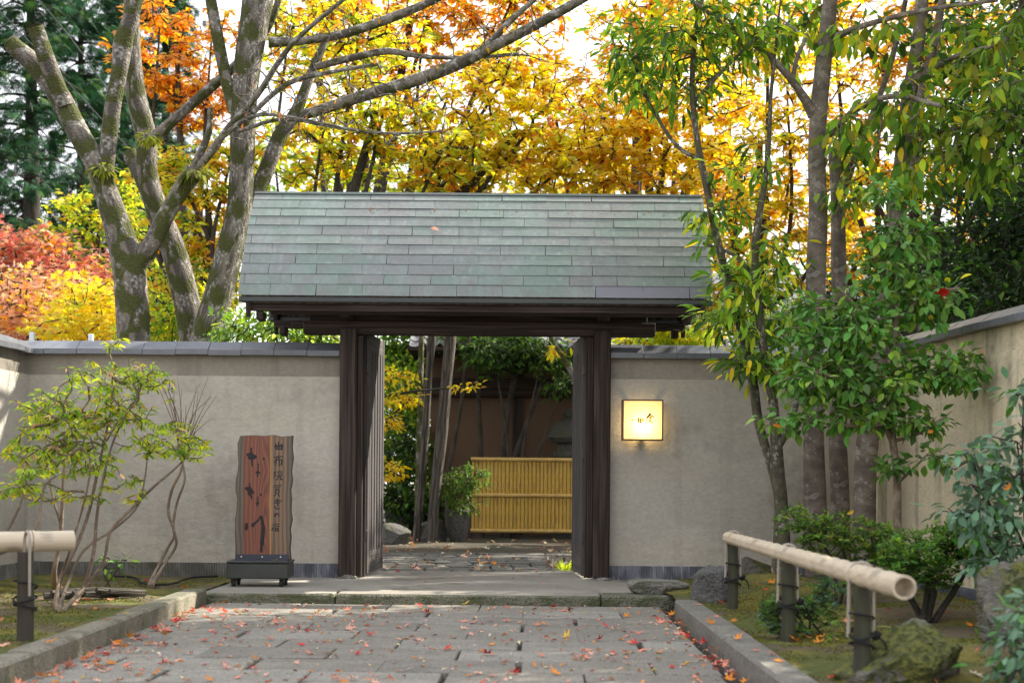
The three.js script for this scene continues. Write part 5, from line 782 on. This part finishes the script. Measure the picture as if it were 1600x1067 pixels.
// ---- low shrubs in the right bed
const AZ = { geo: LG.lance, mat: M.leafMid, per: 15, spread: [0.055, 0.04], size: [0.028, 0.05], twig: 0.0022, droop: 0, whorl: true, stem: 0.014, sides: 4 };
bush('azalea', 'clipped small leaved azalea under the smooth grey trunks', 1320, 3.2, [[1310, 838, 85, 40, 190, 0, 0.32], [1255, 818, 45, 34, 75, 0, 0.24], [1375, 852, 50, 42, 95, 0, 0.28]], { ...AZ, pal: pal([C.green, 6], [C.fresh, 1.5], [C.olive, 1.5], [C.deep, 2]), seed: 641 }, null, 0.12);
bush('azalea', 'spreading dark azalea with bare crooked stems by the hollow rail end', 1452, 4.0, [[1430, 870, 55, 40, 150, 0, 0.28], [1490, 845, 50, 40, 130, 0, 0.28], [1400, 890, 40, 35, 80, 0, 0.2], [1520, 870, 40, 30, 70, 0, 0.2], [1470, 905, 40, 20, 40, 0, 0.2]], { ...AZ, pal: pal([C.green, 5], [C.deep, 1], [C.camellia, 4], [C.fresh, 1.5]), seed: 643, size: [0.03, 0.055], stem: 0.022 }, null, 0.12);
bush('azalea', 'thin azalea sprigs straggling around the middle railing post', 1275, 4.6, [[1270, 955, 50, 22, 60, 0, 0.18], [1205, 955, 22, 25, 36, 0.1, 0.12], [1235, 985, 35, 14, 30, 0.1, 0.12], [1290, 920, 30, 25, 30, -0.1, 0.15]], { ...AZ, pal: pal([C.green, 5], [C.deep, 3], [C.blue, 2]), seed: 647, stem: 0.008 }, null, 0.12);
for (const [px, py, lab, sd] of [[1395, 1012, 'small green seedling in the moss between the railing and the mossy boulder', 655], [1300, 1000, 'small green seedling at the foot of the middle railing post', 657], [1530, 1010, 'small green seedling at the foot of the tall boulder', 659]]) {
  const c = G(px, py, 0.11), t = thing('seedling', lab, 'plant', V(c.x, rightBedY(c.x, c.z) - 0.01, c.z)), r = rng(sd), bag = new Bag(); part('stem', tube([{ p: V(0, 0, 0), r: 0.004 }, { p: V(0.01, 0.06, 0.005), r: 0.003 }, { p: V(0, 0.12, 0), r: 0.002 }], 5), M.barkTan, t);
  for (let i = 0; i < 14; i++) { const d = randDir(r); d.y = d.y * 0.4 + 0.2; bag.add(V(0, rr(r, 0.02, 0.12), 0), d, V(0, 1, 0), rr(r, 0.05, 0.09), jig(r() < 0.5 ? C.fresh : C.green, r)); } bag.build('leaves', LG.lance, M.leafMid, t);
}
const OSM = { geo: LG.oval, mat: M.leafGloss, per: 6, spread: [0.13, 0.09], size: [0.065, 0.105], twig: 0.003, droop: 0.4, stem: 0.012, pal: pal([C.blue, 7], [C.camellia, 2]) };
bush('blue_leaved_shrub', 'blue-green leaved shrub leaning in front of the sand coloured wall', 1640, 4.6, [[1565, 770, 55, 50, 32, 0, 0.3], [1520, 720, 45, 22, 13, 0, 0.2], [1570, 840, 55, 50, 30, 0, 0.3], [1590, 690, 40, 40, 14, 0, 0.3], [1505, 800, 42, 16, 11, 0, 0.2], [1540, 880, 40, 26, 13, 0, 0.2], [1600, 610, 25, 12, 6, 0, 0.15]], { ...OSM, seed: 651 }, 'blue-green shrubs', 0.1);
bush('blue_leaved_shrub', 'low blue-green shrub growing over the mossy boulder', 1640, 6.6, [[1590, 1000, 30, 40, 22, 0, 0.2], [1580, 1050, 40, 25, 22, 0, 0.2], [1620, 960, 30, 30, 16, 0, 0.2]], { ...OSM, size: [0.05, 0.08], seed: 653 }, 'blue-green shrubs', 0.1);
// ---- shrubs with whorled yellowing leaves on the left
{
  const PI = { geo: LG.lance, mat: M.leafThin, per: 6, spread: [0.09, 0.06], size: [0.04, 0.07], twig: 0.0028, droop: 0.45, whorl: true, mixed: 0.45, pal: pal([C.lime, 6], [C.fresh, 6], [C.green, 1], [C.yellow, 1.6], [C.peach, 0.9]), bump: 0.04 };
  const z = 3.1, g = (px, py) => G(px, py, 0.1), limb = (p, q) => p.map(([x, y, w, dz = 0]) => ({ p: W(x, y, q + dz), r: w / 2 * pxm(q + dz) * 0.52 }));
  plant('whorled_shrub', 'many stemmed shrub with layered yellow-green leaves in the moss bed', 'shrub', g(92, 958), [
    [{ p: g(92, 958), r: 0.014 }, ...limb([[86, 935, 12], [98, 895, 12], [120, 850, 11], [138, 800, 10], [150, 745, 9], [162, 690, 7], [172, 640, 6], [175, 590, 5]], z)],
    [{ p: g(98, 958), r: 0.022 }, ...limb([[118, 940, 12], [136, 900, 11], [146, 860, 11], [150, 810, 9], [158, 760, 8], [176, 690, 6], [200, 640, 5]], z)],
    [{ p: g(96, 956), r: 0.02 }, ...limb([[128, 920, 10], [160, 880, 10], [172, 830, 9], [205, 795, 9], [240, 760, 8], [270, 735, 6], [290, 715, 5]], z)],
    [{ p: g(90, 956), r: 0.018 }, ...limb([[106, 910, 8], [130, 860, 9], [178, 826, 8], [215, 790, 6], [225, 750, 5], [230, 710, 4]], z)],
    [{ p: g(88, 956), r: 0.018 }, ...limb([[92, 905, 8], [108, 860, 8, 0.1], [140, 720, 6, 0.1], [120, 690, 5, 0.1], [100, 650, 4, 0.1]], z)],
    limb([[152, 740, 6], [140, 680, 5, 0.1], [128, 640, 4, 0.2]], z), limb([[165, 690, 5], [190, 650, 4, 0.1], [215, 620, 4, 0.1]], z),
  ], M.barkTan, [PB(170, 590, 75, 34, z, 0.4, 84), PB(222, 588, 44, 28, z, 0.3, 44), PB(185, 635, 65, 30, z, 0.35, 50), PB(70, 625, 52, 30, z, 0.3, 50), PB(95, 660, 75, 36, z, 0.4, 90), PB(65, 705, 62, 34, z, 0.35, 74), PB(125, 715, 65, 30, z, 0.35, 66), PB(145, 660, 50, 34, z, 0.3, 46), PB(180, 745, 40, 22, z, 0.25, 18), PB(250, 688, 48, 26, z, 0.28, 40), PB(292, 702, 44, 18, z, 0.24, 30), PB(225, 700, 34, 16, z, 0.22, 14), PB(205, 660, 34, 16, z, 0.22, 14), PB(220, 775, 30, 14, z, 0.14, 7), PB(60, 770, 50, 18, z, 0.25, 14), PB(130, 780, 40, 16, z, 0.25, 9), PB(185, 535, 24, 14, z, 0.14, 8)], { ...PI, seed: 661 }, 'whorled shrubs in the left bed');
  const z2 = 2.4;
  plant('whorled_shrub', 'upright stem beside the railing end, its few leaves hidden in the larger shrub', 'shrub', g(86, 925), [
    [{ p: g(86, 925), r: 0.03 }, ...limb([[84, 890, 15], [92, 850, 13], [96, 800, 11], [98, 750, 9], [102, 700, 7], [110, 650, 5]], z2)], limb([[94, 820, 8], [80, 770, 7], [72, 700, 5], [70, 650, 4]], z2)], M.barkTan, [PB(105, 640, 40, 16, z2, 0.2, 16), PB(60, 655, 30, 14, z2, 0.2, 12), PB(60, 735, 30, 12, z2, 0.2, 9)], { ...PI, seed: 663 }, 'whorled shrubs in the left bed');
  const z3 = 4.4;
  plant('whorled_shrub', 'shrub behind the bamboo railing, its lowest leaves reaching out over the rail', 'shrub', V(-3.35, 0.08, 4.4), [
    [{ p: V(-3.35, 0.06, 4.4), r: 0.02 }, ...limb([[-30, 880, 11], [10, 860, 11], [35, 850, 10], [58, 820, 9], [64, 780, 8], [72, 755, 6], [105, 735, 4]], z3)], [{ p: V(-3.4, 0.06, 4.42), r: 0.016 }, ...limb([[-10, 860, 8], [10, 830, 8], [30, 790, 7], [42, 745, 5]], z3)]], M.barkTan, [PB(25, 758, 35, 14, z3, 0.16, 20), PB(50, 738, 30, 8, z3, 0.14, 10), PB(-10, 770, 30, 14, z3, 0.16, 10)], { ...PI, seed: 667 }, 'whorled shrubs in the left bed');
  const z4 = 1.05;
  plant('whorled_shrub', 'twin stemmed shrub close to the wall with bare twigs above its leaves', 'shrub', g(234, 916), [
    [{ p: g(233, 917), r: 0.024 }, ...limb([[244, 890, 10], [262, 855, 9], [272, 835, 8], [262, 800, 9], [268, 765, 9], [282, 735, 8], [286, 705, 6]], z4)], [{ p: g(236, 917), r: 0.022 }, ...limb([[256, 882, 8], [275, 850, 8], [270, 825, 8], [276, 785, 8], [288, 750, 7], [285, 720, 5], [290, 680, 4]], z4)],
    limb([[286, 710, 5], [280, 660, 4], [262, 610, 3]], z4), limb([[288, 700, 4], [300, 650, 3], [330, 620, 2]], z4), limb([[284, 690, 4], [270, 640, 3], [245, 590, 2]], z4)], M.barkTan, [PB(270, 665, 40, 14, z4, 0.2, 20), PB(305, 690, 35, 10, z4, 0.2, 14), PB(262, 610, 20, 20, z4, 0.15, 5)], { ...PI, seed: 669 }, 'whorled shrubs in the left bed');
  // bare thin twigs standing above it against the wall
  const bt = thing('bare_twigs', 'fan of bare reddish twigs against the wall above the twin stemmed shrub', 'twigs', W(287, 712, z4)), br = rng(671), o = bt.position, tw = []; for (let i = 0; i < 16; i++) { const a = W(285 + rr(br, -6, 6), 705, z4), e = W(285 + rr(br, -45, 55), rr(br, 585, 660), z4 + rr(br, -0.1, 0.1)), m = a.clone().lerp(e, 0.5).add(V(rr(br, -0.03, 0.03), 0.02, 0)); tw.push(tube([a, m, e].map((p, k) => ({ p: p.clone().sub(o), r: [0.004, 0.003, 0.0015][k] })), 4, { sub: 2, cap: false })); } part('twigs', merge(tw), std({ color: lin(0.16, 0.1, 0.075), roughness: 0.9 }), bt);
  bush('young_shrub', 'small dark green seedling growing by the row of sticks', 170, 1.9, [[172, 880, 14, 12, 6, 0, 0.1], [190, 875, 10, 6, 3, 0, 0.06]], { ...BUSH, per: 4, size: [0.05, 0.08], spread: [0.07, 0.05], stem: 0.006, pal: pal([C.green, 3], [C.camellia, 2], [C.fresh, 1]), seed: 673 }, null, 0.1);
}
// ---- courtyard planting
{
  const gp = (px, z) => W(px, 850, z).setY(0.05), z = -7.6;
  const trunk = (label, pts, z, seed, mat, blobs, o) => plant('courtyard_tree', label, 'tree', gp(pts[0][0], z), [[{ p: gp(pts[0][0], z), r: pts[0][2] / 2 * pxm(z) * 1.15 }, ...limb(pts, z)]], mat, blobs, { ...AUT, seed, ...o }, 'trees standing in the courtyard');
  trunk('thick furrowed trunk left of the bamboo screen', [[674, 845, 20], [681, 760, 20], [690, 680, 21], [697, 600, 21], [704, 520, 21], [712, 430, 22], [720, 300, 18]], z, 681, M.barkFurrow, [PB(700, 240, 130, 60, z, 1, 40)], { pal: pal([C.yellow, 3], [C.lime, 3], [C.green, 2]) });
  trunk('middle furrowed trunk between the thick one and the slim grey one', [[650, 845, 15], [656, 780, 14], [663, 700, 14], [669, 600, 14], [676, 500, 15], [680, 400, 13]], z - 0.2, 683, M.barkFurrow, [PB(640, 330, 90, 70, z - 0.2, 1, 24)], { pal: pal([C.lime, 3], [C.yellow, 2]) });
  trunk('slim grey trunk on the open garden side of the courtyard', [[652, 800, 10], [654, 720, 11], [656, 640, 10], [658, 540, 10], [658, 430, 9]], z - 1, 687, M.barkOld, null, {});
  trunk('thin dark trunk leaning away behind the bamboo screen', [[700, 740, 8], [710, 690, 8], [722, 620, 7], [728, 560, 7], [738, 480, 6]], z - 1.7, 689, M.barkDark, null, {});
  trunk('slender dark stem in front of the brown house wall', [[752, 760, 9], [751, 690, 9], [748, 640, 8], [746, 560, 8], [742, 480, 7]], -9.6, 691, M.barkDark, [PB(770, 560, 60, 30, -9.4, 0.5, 26), PB(850, 560, 60, 35, -9.4, 0.5, 26)], { pal: pal([C.deep, 4], [C.green, 3]), geo: LG.farLance, mat: M.leafMid, size: [0.1, 0.17] });
  trunk('curved dark stem beside the house column', [[786, 770, 11], [788, 700, 11], [794, 640, 11], [806, 580, 10], [816, 520, 9], [822, 440, 8]], -9.7, 693, M.barkDark, [PB(800, 540, 70, 25, -9.4, 0.4, 18)], { pal: pal([C.deep, 4], [C.green, 2]), geo: LG.farLance, mat: M.leafMid, size: [0.1, 0.16] });
  trunk('slanting dark stem crossing the pale house panel', [[792, 760, 7], [812, 690, 8], [832, 640, 8], [846, 600, 8], [856, 560, 7], [866, 480, 6]], -9.5, 697, M.barkDark, null, {});
  // pale slanting branch with a few yellow leaves at the lamp side of the doorway
  plant('slanting_sapling', 'pale slanting sapling with a few yellow leaves inside the gate', 'tree', gp(960, -4), [[{ p: gp(960, -4), r: 0.05 }, ...limb([[930, 700, 11], [905, 610, 10], [884, 565, 9], [862, 530, 8], [845, 480, 7]], -4)]], M.barkOld, [PB(860, 545, 16, 12, -4, 0.1, 3), PB(895, 535, 18, 10, -4, 0.1, 2)], { seed: 701, geo: LG.oval, mat: M.leafThin, per: 6, spread: [0.09, 0.07], size: [0.09, 0.13], droop: 0.6, pal: pal([C.gold, 2], [C.yellow, 2]), twig: 0.004 });
  // yellow leaved small tree reaching in from the garden side
  plant('small_maple', 'small yellow leaved tree spreading layered sprays beside the open door', 'tree', gp(560, -4.6), [[{ p: gp(560, -4.6), r: 0.06 }, ...limb([[575, 780, 12], [585, 700, 11], [590, 640, 9], [596, 580, 7]], -4.6)], limb([[588, 680, 6], [612, 650, 5], [640, 625, 3]], -4.6), limb([[584, 720, 6], [608, 735, 4], [628, 745, 3]], -4.6), limb([[592, 620, 6], [660, 610, 4, 0.2], [720, 605, 3, 0.3]], -4.6)], M.barkDark, [PB(625, 625, 32, 14, -4.6, 0.4, 22), PB(612, 660, 26, 10, -4.6, 0.35, 16), PB(612, 735, 24, 16, -4.6, 0.35, 18), PB(630, 590, 26, 10, -4.6, 0.35, 9), PB(735, 605, 25, 8, -4.3, 0.2, 6), PB(600, 590, 20, 20, -4.6, 0.3, 8)], { seed: 703, geo: LG.far, mat: M.leafThin, per: 8, spread: [0.12, 0.05], size: [0.06, 0.095], droop: 0.2, pal: pal([C.yellow, 4], [C.gold, 3], [C.orange, 0.4]), twig: 0.003, sides: 4 });
  const GB = { ...BUSH, geo: LG.far, mat: M.leafMid, per: 16, spread: [0.25, 0.18], size: [0.09, 0.15], stem: 0.03 };
  bush('potted_shrub', 'feathery green shrub growing in the dark pot', 716, -7.8, [[712, 760, 36, 26, 60, 0, 0.22], [740, 745, 30, 22, 40, 0, 0.2], [725, 790, 40, 14, 30, 0, 0.2]], { ...BUSH, geo: LG.farLance, mat: M.leafMid, per: 12, spread: [0.08, 0.06], size: [0.05, 0.085], stem: 0.012, pal: pal([C.green, 4], [C.deep, 2], [C.olive, 1]), seed: 711 }, null, 0.42);
  bush('garden_shrub', 'sunlit green shrub at the back of the courtyard garden', 640, -12, [[630, 620, 60, 70, 90, 0, 0.8], [600, 700, 60, 50, 60, 0, 0.8], [660, 740, 50, 50, 60, 0, 0.8]], { ...GB, pal: pal([C.fresh, 4], [C.green, 4], [C.lime, 2]), seed: 713 }, 'shrubs in the courtyard garden');
  bush('garden_shrub', 'dark evergreen shrub behind the mossy garden rocks', 640, -10.2, [[640, 700, 30, 50, 50, 0, 0.6], [615, 770, 40, 40, 50, 0, 0.6], [665, 790, 30, 30, 40, 0, 0.5]], { ...GB, pal: pal([C.deep, 4], [C.green, 3], [C.dark, 2]), seed: 717 }, 'shrubs in the courtyard garden');
  bush('garden_shrub', 'yellow-green shrub glowing at the far end of the garden', 610, -15, [[600, 580, 90, 60, 90, 0, 1], [680, 600, 60, 60, 60, 0, 1], [560, 660, 80, 90, 80, 0, 1], [690, 700, 60, 80, 60, 0, 1]], { ...GB, size: [0.12, 0.18], pal: pal([C.lime, 4], [C.fresh, 4], [C.yellow, 1]), seed: 719 }, 'shrubs in the courtyard garden');
  bush('garden_shrub', 'tall dark green shrub closing the gap beside the house corner', 670, -13, [[690, 560, 80, 40, 80, 0, 0.8], [620, 540, 80, 40, 80, 0, 0.8], [760, 530, 80, 30, 60, 3.2, 0.5], [650, 640, 50, 50, 60, 0, 0.7]], { ...GB, size: [0.12, 0.18], pal: pal([C.deep, 4], [C.green, 4], [C.fresh, 2]), seed: 725 }, 'shrubs in the courtyard garden');
  bush('garden_shrub', 'drooping dark leaved shrub overhanging the house eave', 800, -9.2, [[770, 548, 50, 20, 40, 0, 0.4], [850, 550, 50, 22, 40, 0, 0.4], [880, 600, 30, 25, 20, 0, 0.3]], { ...GB, geo: LG.farLance, pal: pal([C.deep, 4], [C.green, 3], [C.dark, 2]), seed: 721 }, 'shrubs in the courtyard garden');
  const gt = thing('grass_tuft', 'bright green grass tuft at the foot of the lamp side door', 'grass', G(884, 892, 0.07)), gr = rng(723), bag = new Bag(); for (let i = 0; i < 60; i++) { const d = randDir(gr); d.y = Math.abs(d.y) + 0.5; bag.add(V(rr(gr, -0.05, 0.05), 0, rr(gr, -0.05, 0.05)), d, V(d.z, 0.3, -d.x), rr(gr, 0.07, 0.15), jig(C.lime, gr)); } bag.build('blades', leafGeo(0.09, 0.1, 0.35, false), M.leafThin, gt);
}
console.log('leaves on plants', leaves);
// ---------------------------------------------------------------- fallen leaves
function starLeaf(lobes, seed) {     // a maple leaf with pointed lobes, cupped and curled as it dried
  const r = rng(seed), n = lobes.length, pos = [0, 0, 0], idx = [], cup = rr(r, 0.15, 0.6), tw = rr(r, -0.5, 0.5);
  const put = (a, q) => { const x = Math.sin(a) * q, z = Math.cos(a) * q; pos.push(x, cup * q * q * 0.8 + tw * x * z + 0.14 * Math.sin(a * 3 + seed) * q, z); };
  lobes.forEach(([a, q], i) => { const prev = i ? (lobes[i - 1][0] + a) / 2 : a - 0.5; put(prev, i ? 0.4 : 0.2); put(a - 0.2, q * 0.62); put(a, q); put(a + 0.2, q * 0.62); if (i === n - 1) put(a + 0.5, 0.16); });
  const m = pos.length / 3; for (let i = 1; i < m - 1; i++) idx.push(0, i, i + 1); idx.push(0, m - 1, 1);
  const g = new THREE.BufferGeometry(); g.setAttribute('position', new THREE.Float32BufferAttribute(pos, 3)); g.setIndex(idx); g.computeVertexNormals(); return g;
}
const MAPLE = [0, 1, 2, 3].map((k) => starLeaf([[-2.2, 0.45], [-1.4, 0.75], [-0.7, 0.95], [0, 1.1], [0.7, 0.95], [1.4, 0.75], [2.2, 0.45]].map(([a, q]) => [a + 0.05 * Math.sin(k * 7 + a * 5), q * (0.9 + 0.2 * H[k * 31 + Math.round(a * 10 + 40)])]), 741 + k));
const DRY = [0, 1, 2].map((k) => { const g = leafGeo([0.42, 0.34, 0.5][k], [0.35, 0.5, 0.25][k], [0.3, -0.25, 0.12][k]); g.translate(0, 0.05, -0.5); return g; });
{
  const r = rng(751), tones = { red: [0.56, 0.05, 0.045], salmon: [0.72, 0.25, 0.16], pink: [0.76, 0.38, 0.28], orange: [0.72, 0.25, 0.03], yellow: [0.62, 0.40, 0.04], tan: [0.5, 0.36, 0.2], pale: [0.66, 0.56, 0.42], brown: [0.2, 0.09, 0.045] };
  const mats = {}; for (const k in tones) mats[k] = [0.85, 1, 1.12].map((f) => { const m = leafMat({ color: lin(...tones[k].map((x) => Math.min(0.8, x * f))), transmission: 0.2, roughness: 0.95 }); return m; });
  const word = { red: 'red', salmon: 'salmon red', pink: 'faded pink', orange: 'orange', yellow: 'yellow', tan: 'tan', pale: 'pale dry', brown: 'brown' };
  let count = 0;
  const put = (x, y, z, tone, star, s, where, flat = 0.25) => {
    const g = star ? MAPLE[Math.floor(r() * 4)] : DRY[Math.floor(r() * 3)], m = new THREE.Mesh(g, mats[tone][Math.floor(r() * 3)]); m.castShadow = m.receiveShadow = true; m.name = numbered(star ? 'maple_leaf' : 'fallen_leaf');
    m.position.set(x, y + 0.004, z); m.rotation.set(rr(r, -flat, flat), r() * 6.28, rr(r, -flat, flat), 'YXZ'); m.scale.set(s, s * rr(r, 0.6, 1.3), s * rr(r, 0.8, 1.05)); scene.add(m); count++;
    return tag(m, `${word[tone]} fallen ${star ? 'maple leaf' : 'leaf'} lying ${where}`, 'leaf', `${word[tone]} ${star ? 'maple leaves' : 'leaves'} ${where}`);
  };
  const pick = (...w) => { let t = r() * w.reduce((s, a) => s + a[1], 0); for (const [k, q] of w) { t -= q; if (t <= 0) return k; } return w[0][0]; };
  const spot = (px, py, tone, star, s) => { const p = G(px, py, 0.004); put(p.x, 0.004, p.z, tone, star, s ?? rr(r, 0.04, 0.055), 'on the paved path'); };
  // the ones that stand out in the photograph
  for (const [x, y, t, st] of [[724, 945, 'yellow', 1], [761, 944, 'red', 1], [865, 949, 'red', 1], [949, 979, 'red', 1], [934, 1000, 'red', 1], [936, 1021, 'orange', 0], [980, 964, 'orange', 1], [1074, 979, 'yellow', 1], [753, 1018, 'orange', 0], [762, 1022, 'red', 1], [835, 1042, 'orange', 0], [801, 1052, 'red', 1], [1108, 1030, 'red', 1], [1118, 1040, 'salmon', 1], [640, 1046, 'pale', 0], [569, 956, 'orange', 0], [583, 962, 'orange', 0], [583, 967, 'salmon', 1], [493, 960, 'orange', 0], [496, 957, 'orange', 1], [350, 943, 'orange', 0], [330, 970, 'orange', 0], [345, 971, 'salmon', 1], [258, 992, 'orange', 1], [265, 1039, 'orange', 0], [283, 1037, 'orange', 0], [200, 1046, 'salmon', 1], [130, 1059, 'yellow', 0], [417, 1007, 'orange', 0], [580, 993, 'red', 1], [655, 1001, 'pink', 1], [883, 996, 'yellow', 1], [788, 992, 'orange', 0], [708, 997, 'orange', 1], [860, 957, 'orange', 0], [915, 957, 'yellow', 0], [880, 956, 'salmon', 1], [725, 972, 'salmon', 1], [737, 973, 'salmon', 1], [770, 970, 'red', 1], [790, 971, 'salmon', 1], [800, 1061, 'pale', 0], [1000, 1049, 'orange', 0], [605, 1061, 'yellow', 0], [995, 990, 'salmon', 1], [1000, 1017, 'salmon', 1], [540, 954, 'salmon', 1]]) spot(x, y, t, st);
  // scattered over the path, thicker along the kerbs
  const near = [];
  for (let i = 0; i < 270; i++) { const py = 944 + 125 * Math.pow(r(), 0.9), px = rr(r, 60 + (1067 - py) * 1.6, 1190 - (1067 - py) * 1.05), p = G(px, py, 0); if (near.length && r() < 0.45) { const q = near[Math.floor(r() * near.length)]; p.x = q.x + rr(r, -0.13, 0.13); p.z = q.z + rr(r, -0.13, 0.13); } if (p.x < -2.2 || p.x > 1.1 || p.z < 1.8) continue; near.push(p); const st = r() < 0.55; put(p.x, 0.004, p.z, st ? pick(['salmon', 5], ['pink', 5], ['red', 2.5], ['orange', 2]) : pick(['orange', 3], ['pale', 3], ['tan', 2], ['yellow', 1], ['pink', 2]), st, rr(r, 0.028, 0.047), 'on the paved path'); }
  for (let i = 0; i < 60; i++) { const z = rr(r, 2.4, 6.2), x = -2.30 + 0.012 * z + Math.pow(r(), 2) * 0.18; put(x, 0.004 + r() * 0.02, z, pick(['salmon', 4], ['red', 3], ['orange', 3]), r() < 0.7, rr(r, 0.035, 0.05), 'along the left kerb', 0.6); }
  for (let i = 0; i < 22; i++) { const z = rr(r, 2.6, 6), x = 1.13 - Math.pow(r(), 2) * 0.15; put(x, 0.004 + r() * 0.015, z, pick(['salmon', 4], ['red', 4], ['orange', 2]), r() < 0.7, rr(r, 0.032, 0.048), 'against the right kerb', 0.6); }
  // platform, beds, courtyard
  for (let i = 0; i < 14; i++) put(rr(r, -2.4, 1.5), Y_PLAT + 0.005, rr(r, -0.9, 1.6), pick(['orange', 2], ['salmon', 2], ['pale', 1], ['red', 1]), r() < 0.5, rr(r, 0.03, 0.045), 'on the stone platform');
  for (let i = 0; i < 50; i++) { const x = rr(r, -4.1, -2.5), z = rr(r, 1, 6.2); put(x, leftBedY(x, z) + 0.01, z, pick(['red', 3], ['salmon', 4], ['orange', 3], ['pink', 2], ['yellow', 1]), r() < 0.65, rr(r, 0.035, 0.055), 'on the moss below the yellowing shrub', 0.45); }
  for (let i = 0; i < 85; i++) { const x = 1.32 + 1.9 * Math.pow(r(), 1.3), z = rr(r, 0.6, 6.6); put(x, rightBedY(x, z) + 0.012, z, pick(['red', 3], ['salmon', 3], ['orange', 4], ['yellow', 2], ['brown', 2], ['pale', 1]), r() < 0.6, rr(r, 0.035, 0.055), 'on the moss beside the bamboo railing', 0.5); }
  for (let i = 0; i < 10; i++) { const right = r() < 0.6, z = rr(r, 2.8, 6); put(right ? rr(r, 1.18, 1.28) : -2.39 + 0.012 * z, 0.122, z, pick(['salmon', 2], ['orange', 2], ['yellow', 1], ['red', 1]), r() < 0.6, 0.045, right ? 'on top of the right kerb' : 'on top of the left kerb'); }
  for (let i = 0; i < 150; i++) { const z = -1.1 - 7.2 * Math.pow(r(), 1.15), x = rr(r, -1.9, 1.2); put(x, z > -4.7 ? 0.078 : 0.075, z, pick(['pale', 5], ['tan', 4], ['orange', 2.5], ['pink', 3], ['brown', 4]), r() < 0.3, rr(r, 0.05, 0.085), 'on the courtyard floor inside the gate', 0.4); }
  const lone = (label, name, p, tone, g, s, rot) => { const m = new THREE.Mesh(g, mats[tone][1]); m.name = numbered(name); m.castShadow = m.receiveShadow = true; m.position.copy(p); m.scale.setScalar(s); m.rotation.set(...rot); scene.add(m); tag(m, label, 'leaf'); };
  { const p = W(681, 366, 0.1), i = 4, q = prof[i].clone().lerp(prof[i + 1], 0.7); lone('single dry pale leaf resting on the copper roof', 'fallen_leaf', V(p.x, q.y + 0.022, q.z + 0.012), 'pink', DRY[1], 0.1, [0.85, 0.9, 0.3]); }
  lone('small yellow leaf on the lid of the signboard base', 'fallen_leaf', V(-1.915, Y_PLAT + 0.216, 1.1), 'yellow', MAPLE[1], 0.026, [0.1, 0.5, 0.1]);
  for (const [x, y, z, t] of [[1534, 548, 2.9, 'orange'], [1215, 665, 2.9, 'orange'], [1455, 674, 2.9, 'orange'], [1576, 760, 4.9, 'orange'], [1330, 800, 3.5, 'yellow'], [1382, 862, 3.6, 'yellow']]) { const p = W(x, y, z); const m = new THREE.Mesh(DRY[0], mats[t][1]); m.name = numbered('caught_leaf'); m.castShadow = true; m.position.copy(p); m.scale.setScalar(0.062); m.rotation.set(0.5 + r(), r() * 3, r()); scene.add(m); tag(m, `${t} dead leaf caught in the shrubs of the right bed`, 'leaf', `${t} leaves caught in the shrubs`); }
  console.log('fallen leaves', count);
}

// ---------------------------------------------------------------- moss cushions: short blades over the beds
for (const [label, x0, x1, z0, z1, yy, n, seed] of [['short moss growing over the bed below the yellowing shrub', -4.2, -2.48, 0.3, 7.2, leftBedY, 26000, 761], ['short moss growing over the bed beside the bamboo railing', 1.3, 3.3, 0.3, 7.2, rightBedY, 30000, 763]]) {
  const r = rng(seed), bag = new Bag(), g = leafGeo(0.3, 0.1, 0.3, false);
  for (let i = 0; i < n; i++) { const x = rr(r, x0, x1), z = rr(r, z0, z1), m = fbd((x + 30) / 8, (z + 30) / 8, 24, 24, 3, 5); if (m < 0.42) continue; const d = randDir(r); d.y = 0.5 + Math.abs(d.y); bag.add(V(x, yy(x, z) - 0.002, z), d, V(d.z, 0.4, -d.x), rr(r, 0.008, 0.02) * (0.6 + m), jig(r() < 0.5 ? [0.13, 0.14, 0.016] : r() < 0.5 ? [0.19, 0.17, 0.02] : [0.075, 0.09, 0.014], r, 0.3)); }
  const o = bag.build(numbered('moss'), g, M.needle, scene); tag(o, label, 'moss');
}

{ // leaf scraps and tiny leaves between the larger ones on the path
  const r = rng(771), bag = new Bag(), cs = [[0.72, 0.25, 0.16], [0.76, 0.38, 0.28], [0.66, 0.22, 0.03], [0.6, 0.45, 0.28], [0.45, 0.09, 0.05], [0.3, 0.14, 0.07]];
  for (let i = 0; i < 650; i++) { const z = 1.8 + 5.2 * r(), k = r(), x = k < 0.2 ? -2.28 + 0.012 * z + 0.25 * r() * r() : k < 0.35 ? 1.11 - 0.25 * r() * r() : rr(r, -2.2, 1.1); bag.add(V(x, 0.006, z), randDir(r).setY(rr(r, -0.05, 0.25)), V(rr(r, -0.4, 0.4), 1, rr(r, -0.4, 0.4)), rr(r, 0.018, 0.045), jig(cs[Math.floor(r() * 6)], r)); }
  tag(bag.build('leaf_litter', leafGeo(0.6, 0.3, 0.3), M.litter, scene), 'small scraps of fallen leaves strewn over the paved path', 'leaf litter');
}
renderer.render(scene, camera);
